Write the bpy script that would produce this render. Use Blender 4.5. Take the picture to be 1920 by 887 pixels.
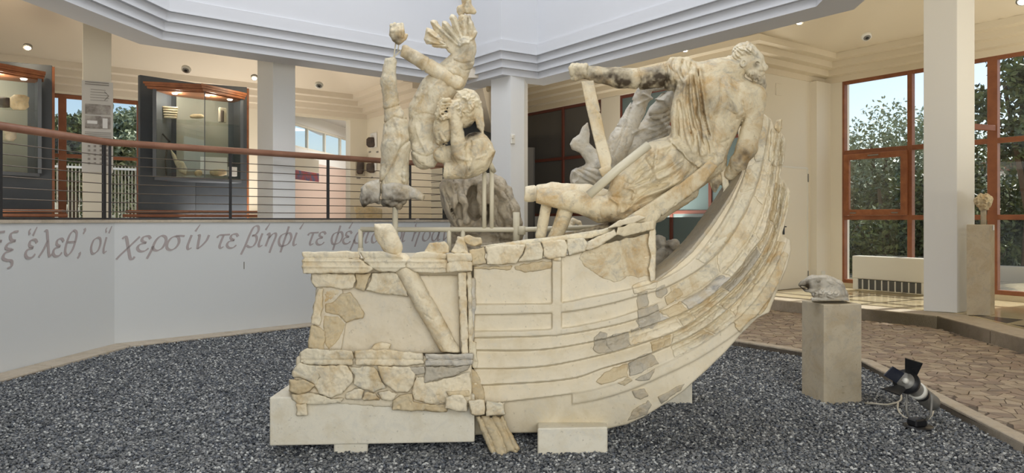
import bpy, bmesh, math, random
import numpy as np
from mathutils import Vector, Matrix
for o in list(bpy.data.objects):
    bpy.data.objects.remove(o)
COL = bpy.context.scene.collection
scene = bpy.context.scene
F = 1350.0; HZ = 412.0; CX = 960.0; EYE = 1.55
# ---------------------------------------------------------------- camera
cam_d = bpy.data.cameras.new('camera'); cam = bpy.data.objects.new('camera', cam_d); COL.objects.link(cam)
cam.location = (0, 0, EYE); cam.rotation_euler = (math.pi/2, 0, 0)
cam_d.sensor_width = 36; cam_d.lens = 36*F/1920; cam_d.shift_y = -(443.5-HZ)/1920
cam_d.clip_start = .05; cam_d.clip_end = 300
scene.camera = cam
# ---------------------------------------------------------------- world, lights, exposure
w = bpy.data.worlds.new('sky'); scene.world = w; w.use_nodes = True
nt = w.node_tree; nt.nodes.clear()
sky = nt.nodes.new('ShaderNodeTexSky'); sky.sky_type = 'NISHITA'; sky.sun_disc = False
sky.sun_elevation = math.radians(52); sky.sun_rotation = math.radians(60); sky.air_density = 1.0; sky.dust_density = 1.5; sky.ozone_density = 1.0
bg = nt.nodes.new('ShaderNodeBackground'); bg.inputs[1].default_value = .19
out = nt.nodes.new('ShaderNodeOutputWorld')
nt.links.new(sky.outputs[0], bg.inputs[0]); nt.links.new(bg.outputs[0], out.inputs[0])
scene.view_settings.view_transform = 'Standard'; scene.view_settings.look = 'None'
scene.view_settings.exposure = 0.0; scene.view_settings.gamma = 1.0; scene.view_settings.use_curve_mapping = False

def area_light(name, loc, size, power, color, rot=(0, 0, 0), size_y=None, spread=None):
    l = bpy.data.lights.new(name, 'AREA'); l.shape = 'RECTANGLE'; l.size = size; l.size_y = size_y or size
    l.energy = power; l.color = color
    if spread: l.spread = spread
    o = bpy.data.objects.new(name, l); o.location = loc; o.rotation_euler = rot; COL.objects.link(o); return o
sd = bpy.data.lights.new('sun', 'SUN'); sd.energy = 5.0; sd.angle = math.radians(.6); sd.color = (1, .95, .86)
sun = bpy.data.objects.new('sun', sd); COL.objects.link(sun); sun.rotation_euler = (math.radians(-38), 0, math.radians(-62))
area_light('skylight_daylight', (-.9, 6.6, 8.8), 4.8, 330, (.97, .98, 1.0))
area_light('entrance_daylight', (1.2, -2.6, 2.7), 6.0, 205, (1, .965, .90), (math.radians(84), 0, math.radians(8)), 3.4, math.radians(125))
# unseen upward fills added to brighten the vaults, in place of floor bounce
UP = (math.pi, 0, 0)
area_light('left_gallery_bounce_fill', (-7.6, 8.4, 1.58), 2.2, 64, (1, .92, .80), UP, 3.0)
area_light('back_gallery_bounce_fill', (-5.0, 13.7, 1.58), 2.2, 78, (1, .93, .84), UP, 2.4)
area_light('right_gallery_bounce_fill', (8.6, 7.4, 1.6), 1.5, 150, (1, .92, .76), UP, 2.6)
area_light('far_gallery_bounce_fill', (2.6, 14.0, 1.6), 1.6, 75, (1, .93, .82), UP, 2.0)
area_light('store_room_glow', (-3.4, 20.5, 4.3), 2.4, 110, (1, .97, .93), (0, 0, 0), 3.0)

# ---------------------------------------------------------------- helpers
def P(px, py, D):
    return Vector(((px-CX)*D/F, D, EYE-(py-HZ)*D/F))
def setp(o, label=None, cat=None, group=None, kind=None):
    if label: o['label'] = label
    if cat: o['category'] = cat
    if group: o['group'] = group
    if kind: o['kind'] = kind
    return o
def thing(name, label, cat, loc=(0, 0, 0), group=None):
    o = bpy.data.objects.new(name, None); o.location = loc; o.empty_display_size = .1; COL.objects.link(o)
    return setp(o, label, cat, group)
def link_mesh(name, me, mat, parent=None, smooth=False, local=False):
    o = bpy.data.objects.new(name, me); COL.objects.link(o)
    if mat and not me.materials: me.materials.append(mat)
    if smooth: me.polygons.foreach_set('use_smooth', [True]*len(me.polygons))
    if parent is not None:
        o.parent = parent
        if not local: o.matrix_parent_inverse = Matrix.Translation(parent.location).inverted()
    return o
def from_pyd(name, v, f, mat, parent=None, smooth=False):
    me = bpy.data.meshes.new(name); me.from_pydata([tuple(q) for q in v], [], f); me.update()
    return link_mesh(name, me, mat, parent, smooth)
def from_bm(name, bm, mat, parent=None, smooth=False):
    me = bpy.data.meshes.new(name); bmesh.ops.recalc_face_normals(bm, faces=bm.faces); bm.to_mesh(me); bm.free()
    return link_mesh(name, me, mat, parent, smooth)
def bevel_bm(bm, w, seg=1):
    if w > 0: bmesh.ops.bevel(bm, geom=list(bm.edges), offset=w, segments=seg, affect='EDGES', profile=.5, clamp_overlap=True)
def prism_bm(pts, z0, z1, bm=None):
    """plan polygon (x,y) list extruded z0..z1"""
    bm = bm or bmesh.new(); n = len(pts)
    lo = [bm.verts.new((p[0], p[1], z0)) for p in pts]; hi = [bm.verts.new((p[0], p[1], z1)) for p in pts]
    bm.faces.new(lo[::-1]); bm.faces.new(hi)
    for i in range(n): bm.faces.new((lo[i], lo[(i+1) % n], hi[(i+1) % n], hi[i]))
    return bm
def rect(a, b, t, side=1):
    """plan strip from a to b with thickness t to the left (side=1) or the right"""
    a = Vector(a[:2]); b = Vector(b[:2]); d = (b-a).normalized(); n = Vector((-d.y, d.x))*t*side
    return [a, b, b+n, a+n]
def box_bm(c, s, rz=0, bm=None, rot=None):
    bm = bm or bmesh.new()
    R = rot if rot is not None else Matrix.Rotation(rz, 3, 'Z')
    vs = [bm.verts.new(Vector(c)+R @ Vector((x*s[0]/2, y*s[1]/2, z*s[2]/2))) for x in (-1, 1) for y in (-1, 1) for z in (-1, 1)]
    for f in ((0, 1, 3, 2), (4, 6, 7, 5), (0, 4, 5, 1), (2, 3, 7, 6), (0, 2, 6, 4), (1, 5, 7, 3)): bm.faces.new([vs[i] for i in f])
    return bm
def box(name, c, s, mat, parent=None, rz=0, bev=0):
    bm = box_bm(c, s, rz); bevel_bm(bm, bev); return from_bm(name, bm, mat, parent)
def tube_bm(pts, r, n=10, bm=None, cap=True):
    bm = bm or bmesh.new(); pts = [Vector(p) for p in pts]; rings = []
    rr = r if isinstance(r, (list, tuple)) else [r]*len(pts)
    up = None
    for i, p in enumerate(pts):
        t = (pts[min(i+1, len(pts)-1)]-pts[max(i-1, 0)]).normalized()
        if up is None: up = t.orthogonal().normalized()
        u = (up-t*up.dot(t)).normalized(); up = u; v = t.cross(u)
        rings.append([bm.verts.new(p+(u*math.cos(2*math.pi*k/n)+v*math.sin(2*math.pi*k/n))*rr[i]) for k in range(n)])
    for a, b in zip(rings, rings[1:]):
        for k in range(n): bm.faces.new((a[k], a[(k+1) % n], b[(k+1) % n], b[k]))
    if cap: bm.faces.new(rings[0][::-1]); bm.faces.new(rings[-1])
    return bm
def tube(name, pts, r, mat, parent=None, n=10): return from_bm(name, tube_bm(pts, r, n), mat, parent, True)
def crom(pts, step):
    """catmull-rom resample of a 2D or 3D polyline"""
    pts = [np.array(p, float) for p in pts]
    if len(pts) < 3:
        n = max(2, int(np.linalg.norm(pts[1]-pts[0])/step)); return [pts[0]+(pts[1]-pts[0])*i/n for i in range(n+1)]
    q = [2*pts[0]-pts[1]]+pts+[2*pts[-1]-pts[-2]]; o = []
    for i in range(1, len(q)-2):
        n = max(1, int(np.linalg.norm(q[i+1]-q[i])/step))
        for k in range(n):
            t = k/n
            o.append(.5*((2*q[i])+(q[i+1]-q[i-1])*t+(2*q[i-1]-5*q[i]+4*q[i+1]-q[i+2])*t*t+(3*q[i]-q[i-1]-3*q[i+1]+q[i+2])*t**3))
    o.append(q[-2]); return o
def offset_poly(pts, d):
    """offset open plan polyline to its left by d with mitres"""
    pts = [Vector(p[:2]) for p in pts]; o = []
    for i, p in enumerate(pts):
        ns = []
        if i > 0: e = (p-pts[i-1]).normalized(); ns.append(Vector((-e.y, e.x)))
        if i < len(pts)-1: e = (pts[i+1]-p).normalized(); ns.append(Vector((-e.y, e.x)))
        if len(ns) == 2:
            m = (ns[0]+ns[1]).normalized(); o.append(p+m*(d/max(.3, m.dot(ns[0]))))
        else: o.append(p+ns[0]*d)
    return o
def sweep(name, path, prof, mat, parent=None, closed_prof=True):
    """prof: (offset to the left of path, z)"""
    rows = [offset_poly(path, d) for d, z in prof]; n = len(path); m = len(prof)
    v = [(rows[j][i].x, rows[j][i].y, prof[j][1]) for i in range(n) for j in range(m)]
    f = []
    for i in range(n-1):
        for j in range(m if closed_prof else m-1):
            a = i*m+j; b = i*m+(j+1) % m; f.append((a, b, b+m, a+m))
    if closed_prof: f.append(tuple(range(m))); f.append(tuple((n-1)*m+j for j in range(m))[::-1])
    bm = bmesh.new(); vs = [bm.verts.new(q) for q in v]
    for q in f: bm.faces.new([vs[i] for i in q])
    return from_bm(name, bm, mat, parent)
# ---------------------------------------------------------------- noise (numpy)
def _h(i, j, k, s):
    n = (i*374761393+j*668265263+k*2147483647+s*974711) & 0xffffffff
    n = ((n ^ (n >> 13))*1274126177) & 0xffffffff
    return ((n ^ (n >> 16)) & 0xffff)/65535.0
def vnoise(p, s=0):
    p = np.asarray(p, float); i = np.floor(p).astype(np.int64); f = p-i; f = f*f*(3-2*f); r = 0
    for a in (0, 1):
        for b in (0, 1):
            for c in (0, 1):
                wt = (f[:, 0] if a else 1-f[:, 0])*(f[:, 1] if b else 1-f[:, 1])*(f[:, 2] if c else 1-f[:, 2])
                r = r+wt*_h(i[:, 0]+a, i[:, 1]+b, i[:, 2]+c, s)
    return r*2-1
def fbm(p, s=0, o=3):
    r = 0; a = 1
    for k in range(o): r = r+a*vnoise(p*2**k, s+k*17); a *= .5
    return r
# ---------------------------------------------------------------- carving volume in (px, py, depth) space
class Vol:
    def __init__(s, x0, x1, y0, y1, D0, z0, z1, h=2.0):
        s.D0 = D0; s.h = h; s.o = np.array([x0, y0, z0], float)
        s.xs = np.arange(x0, x1+h, h, dtype=np.float32); s.ys = np.arange(y0, y1+h, h, dtype=np.float32); s.zs = np.arange(z0, z1+h, h, dtype=np.float32)
        s.S = np.full((len(s.xs), len(s.ys), len(s.zs)), 30.0, np.float32)
    def sub(s, lo, hi):
        sl = []; g = []
        for k, ax in enumerate((s.xs, s.ys, s.zs)):
            a = int(np.searchsorted(ax, lo[k])); b = int(np.searchsorted(ax, hi[k])); a = max(0, a-1); b = min(len(ax), b+1)
            if b <= a: return None, None
            sl.append(slice(a, b)); g.append(ax[a:b])
        return tuple(sl), (g[0][:, None, None], g[1][None, :, None], g[2][None, None, :])
    def put(s, sl, d, k, neg=False):
        A = s.S[sl]
        if neg: A = -A
        if k > 0:
            hh = np.clip(.5+.5*(A-d)/k, 0, 1); R = A*(1-hh)+d*hh-k*hh*(1-hh)
        else: R = np.minimum(A, d)
        s.S[sl] = -R if neg else R
    def seg(s, a, b, ra, rb, k=6, neg=False, sq=1.0):
        """tapered capsule; sq flattens (<1) or deepens (>1) it in depth"""
        a = np.array(a, float); b = np.array(b, float); r = max(ra, rb)*max(1, sq)+k+4
        sl, g = s.sub(np.minimum(a, b)-r, np.maximum(a, b)+r)
        if sl is None: return
        d = b-a; d[2] /= sq; L = float(d@d)+1e-6
        px = g[0]-a[0]; py = g[1]-a[1]; pz = (g[2]-a[2])/sq
        t = np.clip((px*d[0]+py*d[1]+pz*d[2])/L, 0, 1)
        dd = np.sqrt((px-t*d[0])**2+(py-t*d[1])**2+(pz-t*d[2])**2)-(ra+(rb-ra)*t)
        s.put(sl, dd.astype(np.float32), k, neg)
    def chain(s, pts, k=6, neg=False, sq=1.0):
        """pts: (px,py,z,r)"""
        if len(pts) == 1: pts = pts*2
        for p, q in zip(pts, pts[1:]): s.seg(p[:3], q[:3], p[3], q[3], k, neg, sq)
    def ell(s, c, r, ang=0, k=6, neg=False):
        """ellipsoid, ang = rotation in the picture plane (deg)"""
        R = max(r)+k+4; c = np.array(c, float)
        sl, g = s.sub(c-R, c+R)
        if sl is None: return
        ca, sa = math.cos(math.radians(ang)), math.sin(math.radians(ang))
        x = g[0]-c[0]; y = g[1]-c[1]; u = (x*ca+y*sa)/r[0]; v = (-x*sa+y*ca)/r[1]; w_ = (g[2]-c[2])/r[2]
        q = np.sqrt(u*u+v*v+w_*w_); q2 = np.sqrt((u/r[0])**2+(v/r[1])**2+(w_/r[2])**2)+1e-6
        s.put(sl, (q*(q-1)/q2).astype(np.float32), k, neg)
    def poly2(s, poly, sl, g):
        X = g[0][:, :, 0]*np.ones_like(g[1][:, :, 0]); Y = g[1][:, :, 0]*np.ones_like(X)
        d = np.full(X.shape, 1e9); ins = np.zeros(X.shape, bool); n = len(poly)
        for i in range(n):
            a = poly[i]; b = poly[(i+1) % n]; ex, ey = b[0]-a[0], b[1]-a[1]
            t = np.clip(((X-a[0])*ex+(Y-a[1])*ey)/(ex*ex+ey*ey+1e-9), 0, 1)
            d = np.minimum(d, (X-a[0]-t*ex)**2+(Y-a[1]-t*ey)**2)
            c = ((a[1] > Y) != (b[1] > Y)) & (X < (b[0]-a[0])*(Y-a[1])/((b[1]-a[1]) or 1e-9)+a[0]); ins ^= c
        d = np.sqrt(d); d[ins] *= -1; return d
    def slab(s, poly, zf, zb, k=4, rnd=3, neg=False):
        """outline poly (px,py) between depth zf and zb; zf/zb numbers or functions of (px,py)"""
        lo = [min(p[0] for p in poly)-8-k, min(p[1] for p in poly)-8-k, -1e9]; hi = [max(p[0] for p in poly)+8+k, max(p[1] for p in poly)+8+k, 1e9]
        sl, g = s.sub(lo, hi)
        if sl is None: return
        d2 = s.poly2(poly, sl, g)[:, :, None]
        f = zf(g[0], g[1]) if callable(zf) else zf; b = zb(g[0], g[1]) if callable(zb) else zb
        dz = np.maximum(f-g[2], g[2]-b)
        a = np.maximum(d2+rnd, 0); c = np.maximum(dz+rnd, 0)
        d = np.sqrt(a*a+c*c)+np.minimum(np.maximum(d2+rnd, dz+rnd), 0)-rnd
        s.put(sl, d.astype(np.float32), k, neg)
    def emb(s, pts, r, amp, zr=None, smooth=True, step=4):
        """ridge (amp>0) or groove (amp<0) following a stroke drawn over the surface"""
        q = crom(pts, step) if smooth and len(pts) > 2 else [np.array(p, float) for p in pts]
        q = np.array(q); R = 3*r
        sl, g = s.sub([q[:, 0].min()-R, q[:, 1].min()-R, -1e9 if zr is None else zr[0]], [q[:, 0].max()+R, q[:, 1].max()+R, 1e9 if zr is None else zr[1]])
        if sl is None: return
        X = g[0][:, :, 0]; Y = g[1][:, :, 0]; d = np.full((X.shape[0], Y.shape[1]), 1e9)
        for a, b in zip(q, q[1:]):
            ex, ey = b-a; t = np.clip(((X-a[0])*ex+(Y-a[1])*ey)/(ex*ex+ey*ey+1e-9), 0, 1)
            d = np.minimum(d, (X-a[0]-t*ex)**2+(Y-a[1]-t*ey)**2)
        pr = np.exp(-d/(r*r)) if amp > 0 else np.exp(-np.sqrt(d)/(r*.62))
        s.S[sl] -= (amp*pr*(1.15 if amp < 0 else 1)).astype(np.float32)[:, :, None]
    def pleats(s, poly, ang, wl, amp, seed=0, warp=1.0, zr=None, curve=0.0):
        """carved folds running along ang (deg) inside an outline"""
        lo = [min(p[0] for p in poly)-6, min(p[1] for p in poly)-6, -1e9 if zr is None else zr[0]]; hi = [max(p[0] for p in poly)+6, max(p[1] for p in poly)+6, 1e9 if zr is None else zr[1]]
        sl, g = s.sub(lo, hi)
        if sl is None: return
        d2 = s.poly2(poly, sl, g); X = g[0][:, :, 0]+0*g[1][:, :, 0]; Y = g[1][:, :, 0]+0*X; a = math.radians(ang); u = -X*math.sin(a)+Y*math.cos(a); t = X*math.cos(a)+Y*math.sin(a); t = t-t.mean()
        n = fbm(np.stack([t.ravel()/(wl*4.5), u.ravel()/(wl*2.2), t.ravel()*0+seed*3.7], 1), seed, 3).reshape(X.shape)
        ph = (u+curve*t*t/200+n*wl*warp)/wl; f = np.abs((ph % 1)-.5)*2; f = 1-(1-f)**1.6*1.9          # sharp valleys, rounded crests
        m2 = fbm(np.stack([t.ravel()/(wl*5), u.ravel()/(wl*3), t.ravel()*0+seed+9.3], 1), seed+3, 2).reshape(X.shape)
        w_ = np.clip(-d2/6, 0, 1)*np.clip(.75+.6*m2, .1, 1.4); s.S[sl] -= (amp*w_*f*.5).astype(np.float32)[:, :, None]
    def curls(s, c, rx, ry, n, r, amp, seed=0, ang=0):
        rnd = random.Random(seed); ca, sa = math.cos(math.radians(ang)), math.sin(math.radians(ang))
        for i in range(n):
            t = rnd.uniform(0, 6.28); q = math.sqrt(rnd.random()); x = rx*q*math.cos(t); y = ry*q*math.sin(t)
            cx = c[0]+x*ca-y*sa; cy = c[1]+x*sa+y*ca; a0 = rnd.uniform(0, 6.28); R = rnd.uniform(.7, 1.2)*r*1.9
            pts = [(cx+R*(1-j/8)*math.cos(a0+j*.75), cy+R*(1-j/8)*math.sin(a0+j*.75)) for j in range(7)]
            s.emb(pts, r*.62, amp*rnd.uniform(.6, 1.2), smooth=False)
    def cut(s, poly, z0=-1e4, z1=1e4): s.slab(poly, z0, z1, k=1.5, rnd=.5, neg=True)
    def mesh(s, name, mat, parent=None, rough=1.0, rscale=14, stains=(), seed=0):
        S = s.S.copy()
        S[0] = S[-1] = 9; S[:, 0] = S[:, -1] = 9; S[:, :, 0] = S[:, :, -1] = 9
        ins = S < 0
        def sh(A, i, j, k): return A[i:A.shape[0]-1+i, j:A.shape[1]-1+j, k:A.shape[2]-1+k]
        cnt = np.zeros(tuple(n-1 for n in S.shape), np.int8)
        for i in (0, 1):
            for j in (0, 1):
                for k in (0, 1): cnt += sh(ins, i, j, k)
        ci = np.argwhere((cnt > 0) & (cnt < 8)); idx = np.full(cnt.shape, -1, np.int64); idx[tuple(ci.T)] = np.arange(len(ci))
        val = {(i, j, k): S[ci[:, 0]+i, ci[:, 1]+j, ci[:, 2]+k] for i in (0, 1) for j in (0, 1) for k in (0, 1)}
        acc = np.zeros((len(ci), 3)); num = np.zeros(len(ci))
        for a in val:
            for ax in range(3):
                if a[ax]: continue
                b = list(a); b[ax] = 1; b = tuple(b); va, vb = val[a], val[b]; m = (va < 0) != (vb < 0)
                t = np.where(m, va/(va-vb+1e-12), 0); p = np.array(a, float)[None].repeat(len(ci), 0); p[:, ax] += t
                acc[m] += p[m]; num[m] += 1
        V = (ci+acc/num[:, None])*s.h+s.o
        Q = []
        for ax in range(3):
            b, c = (ax+1) % 3, (ax+2) % 3
            sl0 = [slice(1, -1)]*3; sl1 = [slice(1, -1)]*3; sl0[ax] = slice(0, -1); sl1[ax] = slice(1, None)
            A = ins[tuple(sl0)]; B = ins[tuple(sl1)]; e = np.argwhere(A != B); o = A[tuple(e.T)]
            e[:, b] += 1; e[:, c] += 1
            def cell(db, dc):
                q = e.copy(); q[:, b] -= db; q[:, c] -= dc; return idx[tuple(q.T)]
            q = np.stack([cell(1, 1), cell(0, 1), cell(0, 0), cell(1, 0)], 1); q[~o] = q[~o][:, ::-1]; Q.append(q)
        Q = np.concatenate(Q)
        D = s.D0*(1+V[:, 2]/F); W = np.stack([(V[:, 0]-CX)*D/F, D, EYE-(V[:, 1]-HZ)*D/F], 1)
        me = bpy.data.meshes.new(name); me.vertices.add(len(W)); me.loops.add(Q.size); me.polygons.add(len(Q))
        # outward orientation: (px right, py down, depth away) keeps handedness
        me.vertices.foreach_set('co', W.astype(np.float32).ravel()); me.loops.foreach_set('vertex_index', Q.astype(np.int32).ravel())
        me.polygons.foreach_set('loop_start', np.arange(len(Q), dtype=np.int32)*4); me.update(calc_edges=True)
        N = np.empty(len(W)*3, np.float32); me.vertices.foreach_get('normal', N); N = N.reshape(-1, 3)
        if rough:
            n = fbm(V/rscale, seed, 2)*rough*.55+fbm(V/4.2, seed+2, 3)*min(rough, 2)*.30+np.minimum(0, fbm(V/7.0, seed+5, 2)+.62)*min(rough, 2.2)*2.2
            W = W+N*(n*s.D0/F)[:, None]; me.vertices.foreach_set('co', W.astype(np.float32).ravel())
        if stains:
            T = np.zeros(len(V))
            for (x, y, r, a) in stains: T = np.maximum(T, a*np.exp(-(((V[:, 0]-x)**2+(V[:, 1]-y)**2)/(r*r))**1.5))
            T = np.clip(T*(1.1+.9*fbm(V/11, 9, 3)), 0, 1)
            at = me.attributes.new('stain', 'FLOAT', 'POINT'); at.data.foreach_set('value', T.astype(np.float32))
        me.polygons.foreach_set('use_smooth', np.ones(len(Q), bool)); me.update()
        return link_mesh(name, me, mat, parent)
# ---------------------------------------------------------------- materials
def mat(name, col, rough=.6, metal=0, noise=None, bump=0, bscale=40, spec=.5, col2=None, nscale=4, detail=6):
    m = bpy.data.materials.new(name); m.use_nodes = True; t = m.node_tree; b = t.nodes['Principled BSDF']
    b.inputs['Base Color'].default_value = (*col, 1); b.inputs['Roughness'].default_value = rough; b.inputs['Metallic'].default_value = metal
    b.inputs['Specular IOR Level'].default_value = spec
    tc = t.nodes.new('ShaderNodeTexCoord')
    if col2:
        n = t.nodes.new('ShaderNodeTexNoise'); n.inputs['Scale'].default_value = nscale; n.inputs['Detail'].default_value = detail; n.inputs['Roughness'].default_value = .62
        r = t.nodes.new('ShaderNodeValToRGB'); r.color_ramp.elements[0].position = .38; r.color_ramp.elements[1].position = .64
        r.color_ramp.elements[0].color = (*col, 1); r.color_ramp.elements[1].color = (*col2, 1)
        t.links.new(tc.outputs['Object'], n.inputs['Vector']); t.links.new(n.outputs['Fac'], r.inputs[0]); t.links.new(r.outputs[0], b.inputs['Base Color'])
    if bump:
        n = t.nodes.new('ShaderNodeTexNoise'); n.inputs['Scale'].default_value = bscale; n.inputs['Detail'].default_value = 5
        bp = t.nodes.new('ShaderNodeBump'); bp.inputs['Strength'].default_value = bump; bp.inputs['Distance'].default_value = .01
        t.links.new(tc.outputs['Object'], n.inputs['Vector']); t.links.new(n.outputs['Fac'], bp.inputs['Height']); t.links.new(bp.outputs[0], b.inputs['Normal'])
    return m
def srgb(r, g, b):
    f = lambda c: (c/255/12.92) if c/255 <= .04045 else ((c/255+.055)/1.055)**2.4
    return (f(r), f(g), f(b))
def marble(name, base, tan, grey, dark=(70, 58, 42), bump=.35, tan_at=(.47, .66), grey_at=(.5, .72)):
    """weathered marble: base colour, ochre patina, grey veining, own pits; 'stain' attribute = dark stains and darkened hollows"""
    m = bpy.data.materials.new(name); m.use_nodes = True; t = m.node_tree; b = t.nodes['Principled BSDF']
    b.inputs['Roughness'].default_value = .62; b.inputs['Specular IOR Level'].default_value = .35
    tc = t.nodes.new('ShaderNodeTexCoord')
    def noise(sc, det=6, rg=.6, dist=0):
        n = t.nodes.new('ShaderNodeTexNoise'); n.inputs['Scale'].default_value = sc; n.inputs['Detail'].default_value = det; n.inputs['Roughness'].default_value = rg; n.inputs['Distortion'].default_value = dist
        t.links.new(tc.outputs['Object'], n.inputs['Vector']); return n.outputs['Fac']
    def ramp(fac, a, b_):
        r = t.nodes.new('ShaderNodeMapRange'); r.inputs[1].default_value = a; r.inputs[2].default_value = b_; t.links.new(fac, r.inputs[0]); return r.outputs[0]
    def mix(fac, a, c, f=None):
        x = t.nodes.new('ShaderNodeMix'); x.data_type = 'RGBA'
        if fac is not None: t.links.new(fac, x.inputs[0])
        for i, v in ((6, a), (7, c)):
            if isinstance(v, tuple): x.inputs[i].default_value = (*v, 1)
            else: t.links.new(v, x.inputs[i])
        return x.outputs[2]
    c = mix(ramp(noise(5.0, 8, .68, .5), *tan_at), srgb(*base), srgb(*tan))
    c = mix(ramp(noise(8.5, 8, .72, 1.0), *grey_at), c, srgb(*grey))
    c = mix(ramp(noise(38, 4, .7), .62, .80), c, srgb(*[int(v*.72) for v in tan]))
    at = t.nodes.new('ShaderNodeAttribute'); at.attribute_name = 'stain'
    c = mix(at.outputs['Fac'], c, srgb(*dark))
    t.links.new(c, b.inputs['Base Color'])
    bp = t.nodes.new('ShaderNodeBump'); bp.inputs['Strength'].default_value = bump; bp.inputs['Distance'].default_value = .014
    t.links.new(noise(45, 8, .8), bp.inputs['Height']); t.links.new(bp.outputs[0], b.inputs['Normal'])
    return m
M = {}
M['marble'] = marble('weathered_marble', (224, 214, 188), (200, 178, 138), (172, 168, 156))
M['marble_warm'] = marble('ochre_marble', (220, 207, 176), (194, 165, 118), (168, 162, 148))
M['marble_grey'] = marble('grey_marble', (200, 194, 180), (188, 172, 142), (148, 146, 142))
M['rock_brown'] = marble('brown_rock', (196, 184, 162), (160, 142, 116), (146, 140, 130), bump=.8)
M['frag_cream'] = marble('cream_fragment', (230, 218, 190), (208, 184, 140), (190, 182, 164))
M['frag_tan'] = marble('tan_fragment', (208, 191, 156), (190, 166, 124), (176, 168, 148))
M['frag_grey'] = marble('grey_fragment', (186, 178, 160), (190, 174, 144), (156, 150, 138))
M['plaster'] = marble('cream_plaster', (224, 213, 188), (214, 201, 172), (214, 206, 186), bump=.2)
M['plaster_panel'] = marble('panel_plaster', (216, 206, 184), (200, 188, 162), (206, 200, 184), bump=.15)
M['slab'] = marble('base_slab', (226, 220, 202), (214, 205, 182), (212, 208, 194), bump=.15)
M['steel_cream'] = mat('cream_painted_steel', srgb(214, 206, 182), .45)
M['wall_white'] = mat('white_wall', srgb(228, 229, 228), .85, bump=.05, bscale=90)
M['well_white'] = mat('well_plaster', srgb(214, 216, 220), .9, bump=.04, bscale=60)
M['wall_grey'] = mat('parapet_paint', srgb(204, 206, 205), .85, bump=.05, bscale=90)
M['wall_cream'] = mat('cream_wall', srgb(230, 223, 206), .85, bump=.05, bscale=90)
M['ceil_cream'] = mat('cream_ceiling', srgb(228, 217, 194), .9)  # cream takes the warm bounce light into the colour
M['ceil_bounce'] = mat('beige_ceiling', srgb(222, 212, 196), .9)  # beige of the warm bounce light is painted in
M['pink'] = mat('pink_wall', srgb(208, 188, 178), .9)
M['letter'] = mat('letter_paint', srgb(166, 156, 154), .8)
M['trav'] = marble('travertine', (196, 184, 160), (182, 166, 138), (174, 166, 150), bump=.3)
M['trav_edge'] = marble('travertine_edge', (190, 178, 160), (174, 160, 138), (166, 156, 142), bump=.3)
M['pave'] = [marble('paving_%s' % n, a, b_, c_, bump=.25) for n, a, b_, c_ in (
    ('rose', (158, 140, 124), (146, 126, 108), (138, 128, 116)), ('sand', (166, 150, 130), (150, 132, 110), (146, 134, 120)), ('dun', (146, 130, 116), (134, 118, 102), (128, 118, 108)), ('pale', (180, 164, 144), (162, 144, 122), (154, 144, 130)))]
M['mortar'] = mat('mortar', srgb(104, 94, 84), .95, bump=.4, bscale=80)
M['tile'] = mat('marble_floor_tile', srgb(216, 202, 170), .12, col2=srgb(200, 184, 148), nscale=2.5)
M['tile_dark'] = mat('dark_floor_inlay', srgb(96, 84, 70), .2)
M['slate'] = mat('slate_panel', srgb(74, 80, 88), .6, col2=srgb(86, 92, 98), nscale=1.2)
M['slate_frame'] = mat('slate_frame', srgb(96, 102, 110), .5)
M['case_in'] = mat('case_lining', srgb(168, 168, 156), .9)
M['wood'] = mat('orange_wood', srgb(158, 100, 64), .5, col2=srgb(134, 80, 50), nscale=6)
M['wood_red'] = mat('window_frame_wood', srgb(148, 92, 60), .45, col2=srgb(130, 78, 50), nscale=5)
M['wood_dark'] = mat('dark_red_frame', srgb(104, 56, 44), .5)
M['rail_wood'] = mat('handrail_wood', srgb(158, 116, 94), .45, col2=srgb(142, 100, 80), nscale=5)
M['iron'] = mat('dark_iron', srgb(62, 62, 64), .45, .6)
M['cable'] = mat('steel_cable', srgb(120, 112, 104), .4, .7)
M['black'] = mat('black_metal', srgb(26, 27, 30), .4)
M['blue_black'] = mat('blue_black_metal', srgb(26, 34, 52), .45)
M['grey_metal'] = mat('grey_painted_metal', srgb(130, 128, 122), .45, .2)
M['white_plastic'] = mat('white_plastic', srgb(226, 224, 214), .5)
M['cable_white'] = mat('pale_cable', srgb(196, 190, 174), .6)
M['grille'] = mat('dark_grille', srgb(96, 96, 92), .6)
M['card'] = mat('white_card', srgb(232, 232, 230), .7)
M['panel_print'] = mat('printed_panel', srgb(206, 202, 194), .5)
M['photo_a'] = mat('grey_photo', srgb(120, 112, 104), .5, col2=srgb(176, 170, 162), nscale=9)
M['photo_b'] = mat('colour_photo', srgb(176, 60, 54), .5, col2=srgb(60, 84, 130), nscale=7)
M['print_ink'] = mat('grey_ink', srgb(140, 136, 130), .7)
M['dark_stone'] = mat('dark_stone', srgb(84, 70, 62), .7, col2=srgb(60, 52, 48), nscale=9, bump=.4)
M['gravel_bed'] = mat('gravel_bed', srgb(70, 76, 86), .95, col2=srgb(100, 106, 116), nscale=60, bump=1, bscale=70)
M['concrete_out'] = mat('outdoor_paving', srgb(196, 190, 178), .9)
M['bark'] = mat('bark', srgb(96, 78, 60), .9, bump=.6)
def emis(name, col, st):
    m = bpy.data.materials.new(name); m.use_nodes = True; b = m.node_tree.nodes['Principled BSDF']
    b.inputs['Base Color'].default_value = (*col, 1); b.inputs['Emission Color'].default_value = (*col, 1); b.inputs['Emission Strength'].default_value = st; return m
M['lamp_warm'] = emis('warm_lamp_lens', (1, .86, .62), 9)
M['lamp_white'] = emis('white_lamp_lens', (1, .96, .86), 5)
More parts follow.
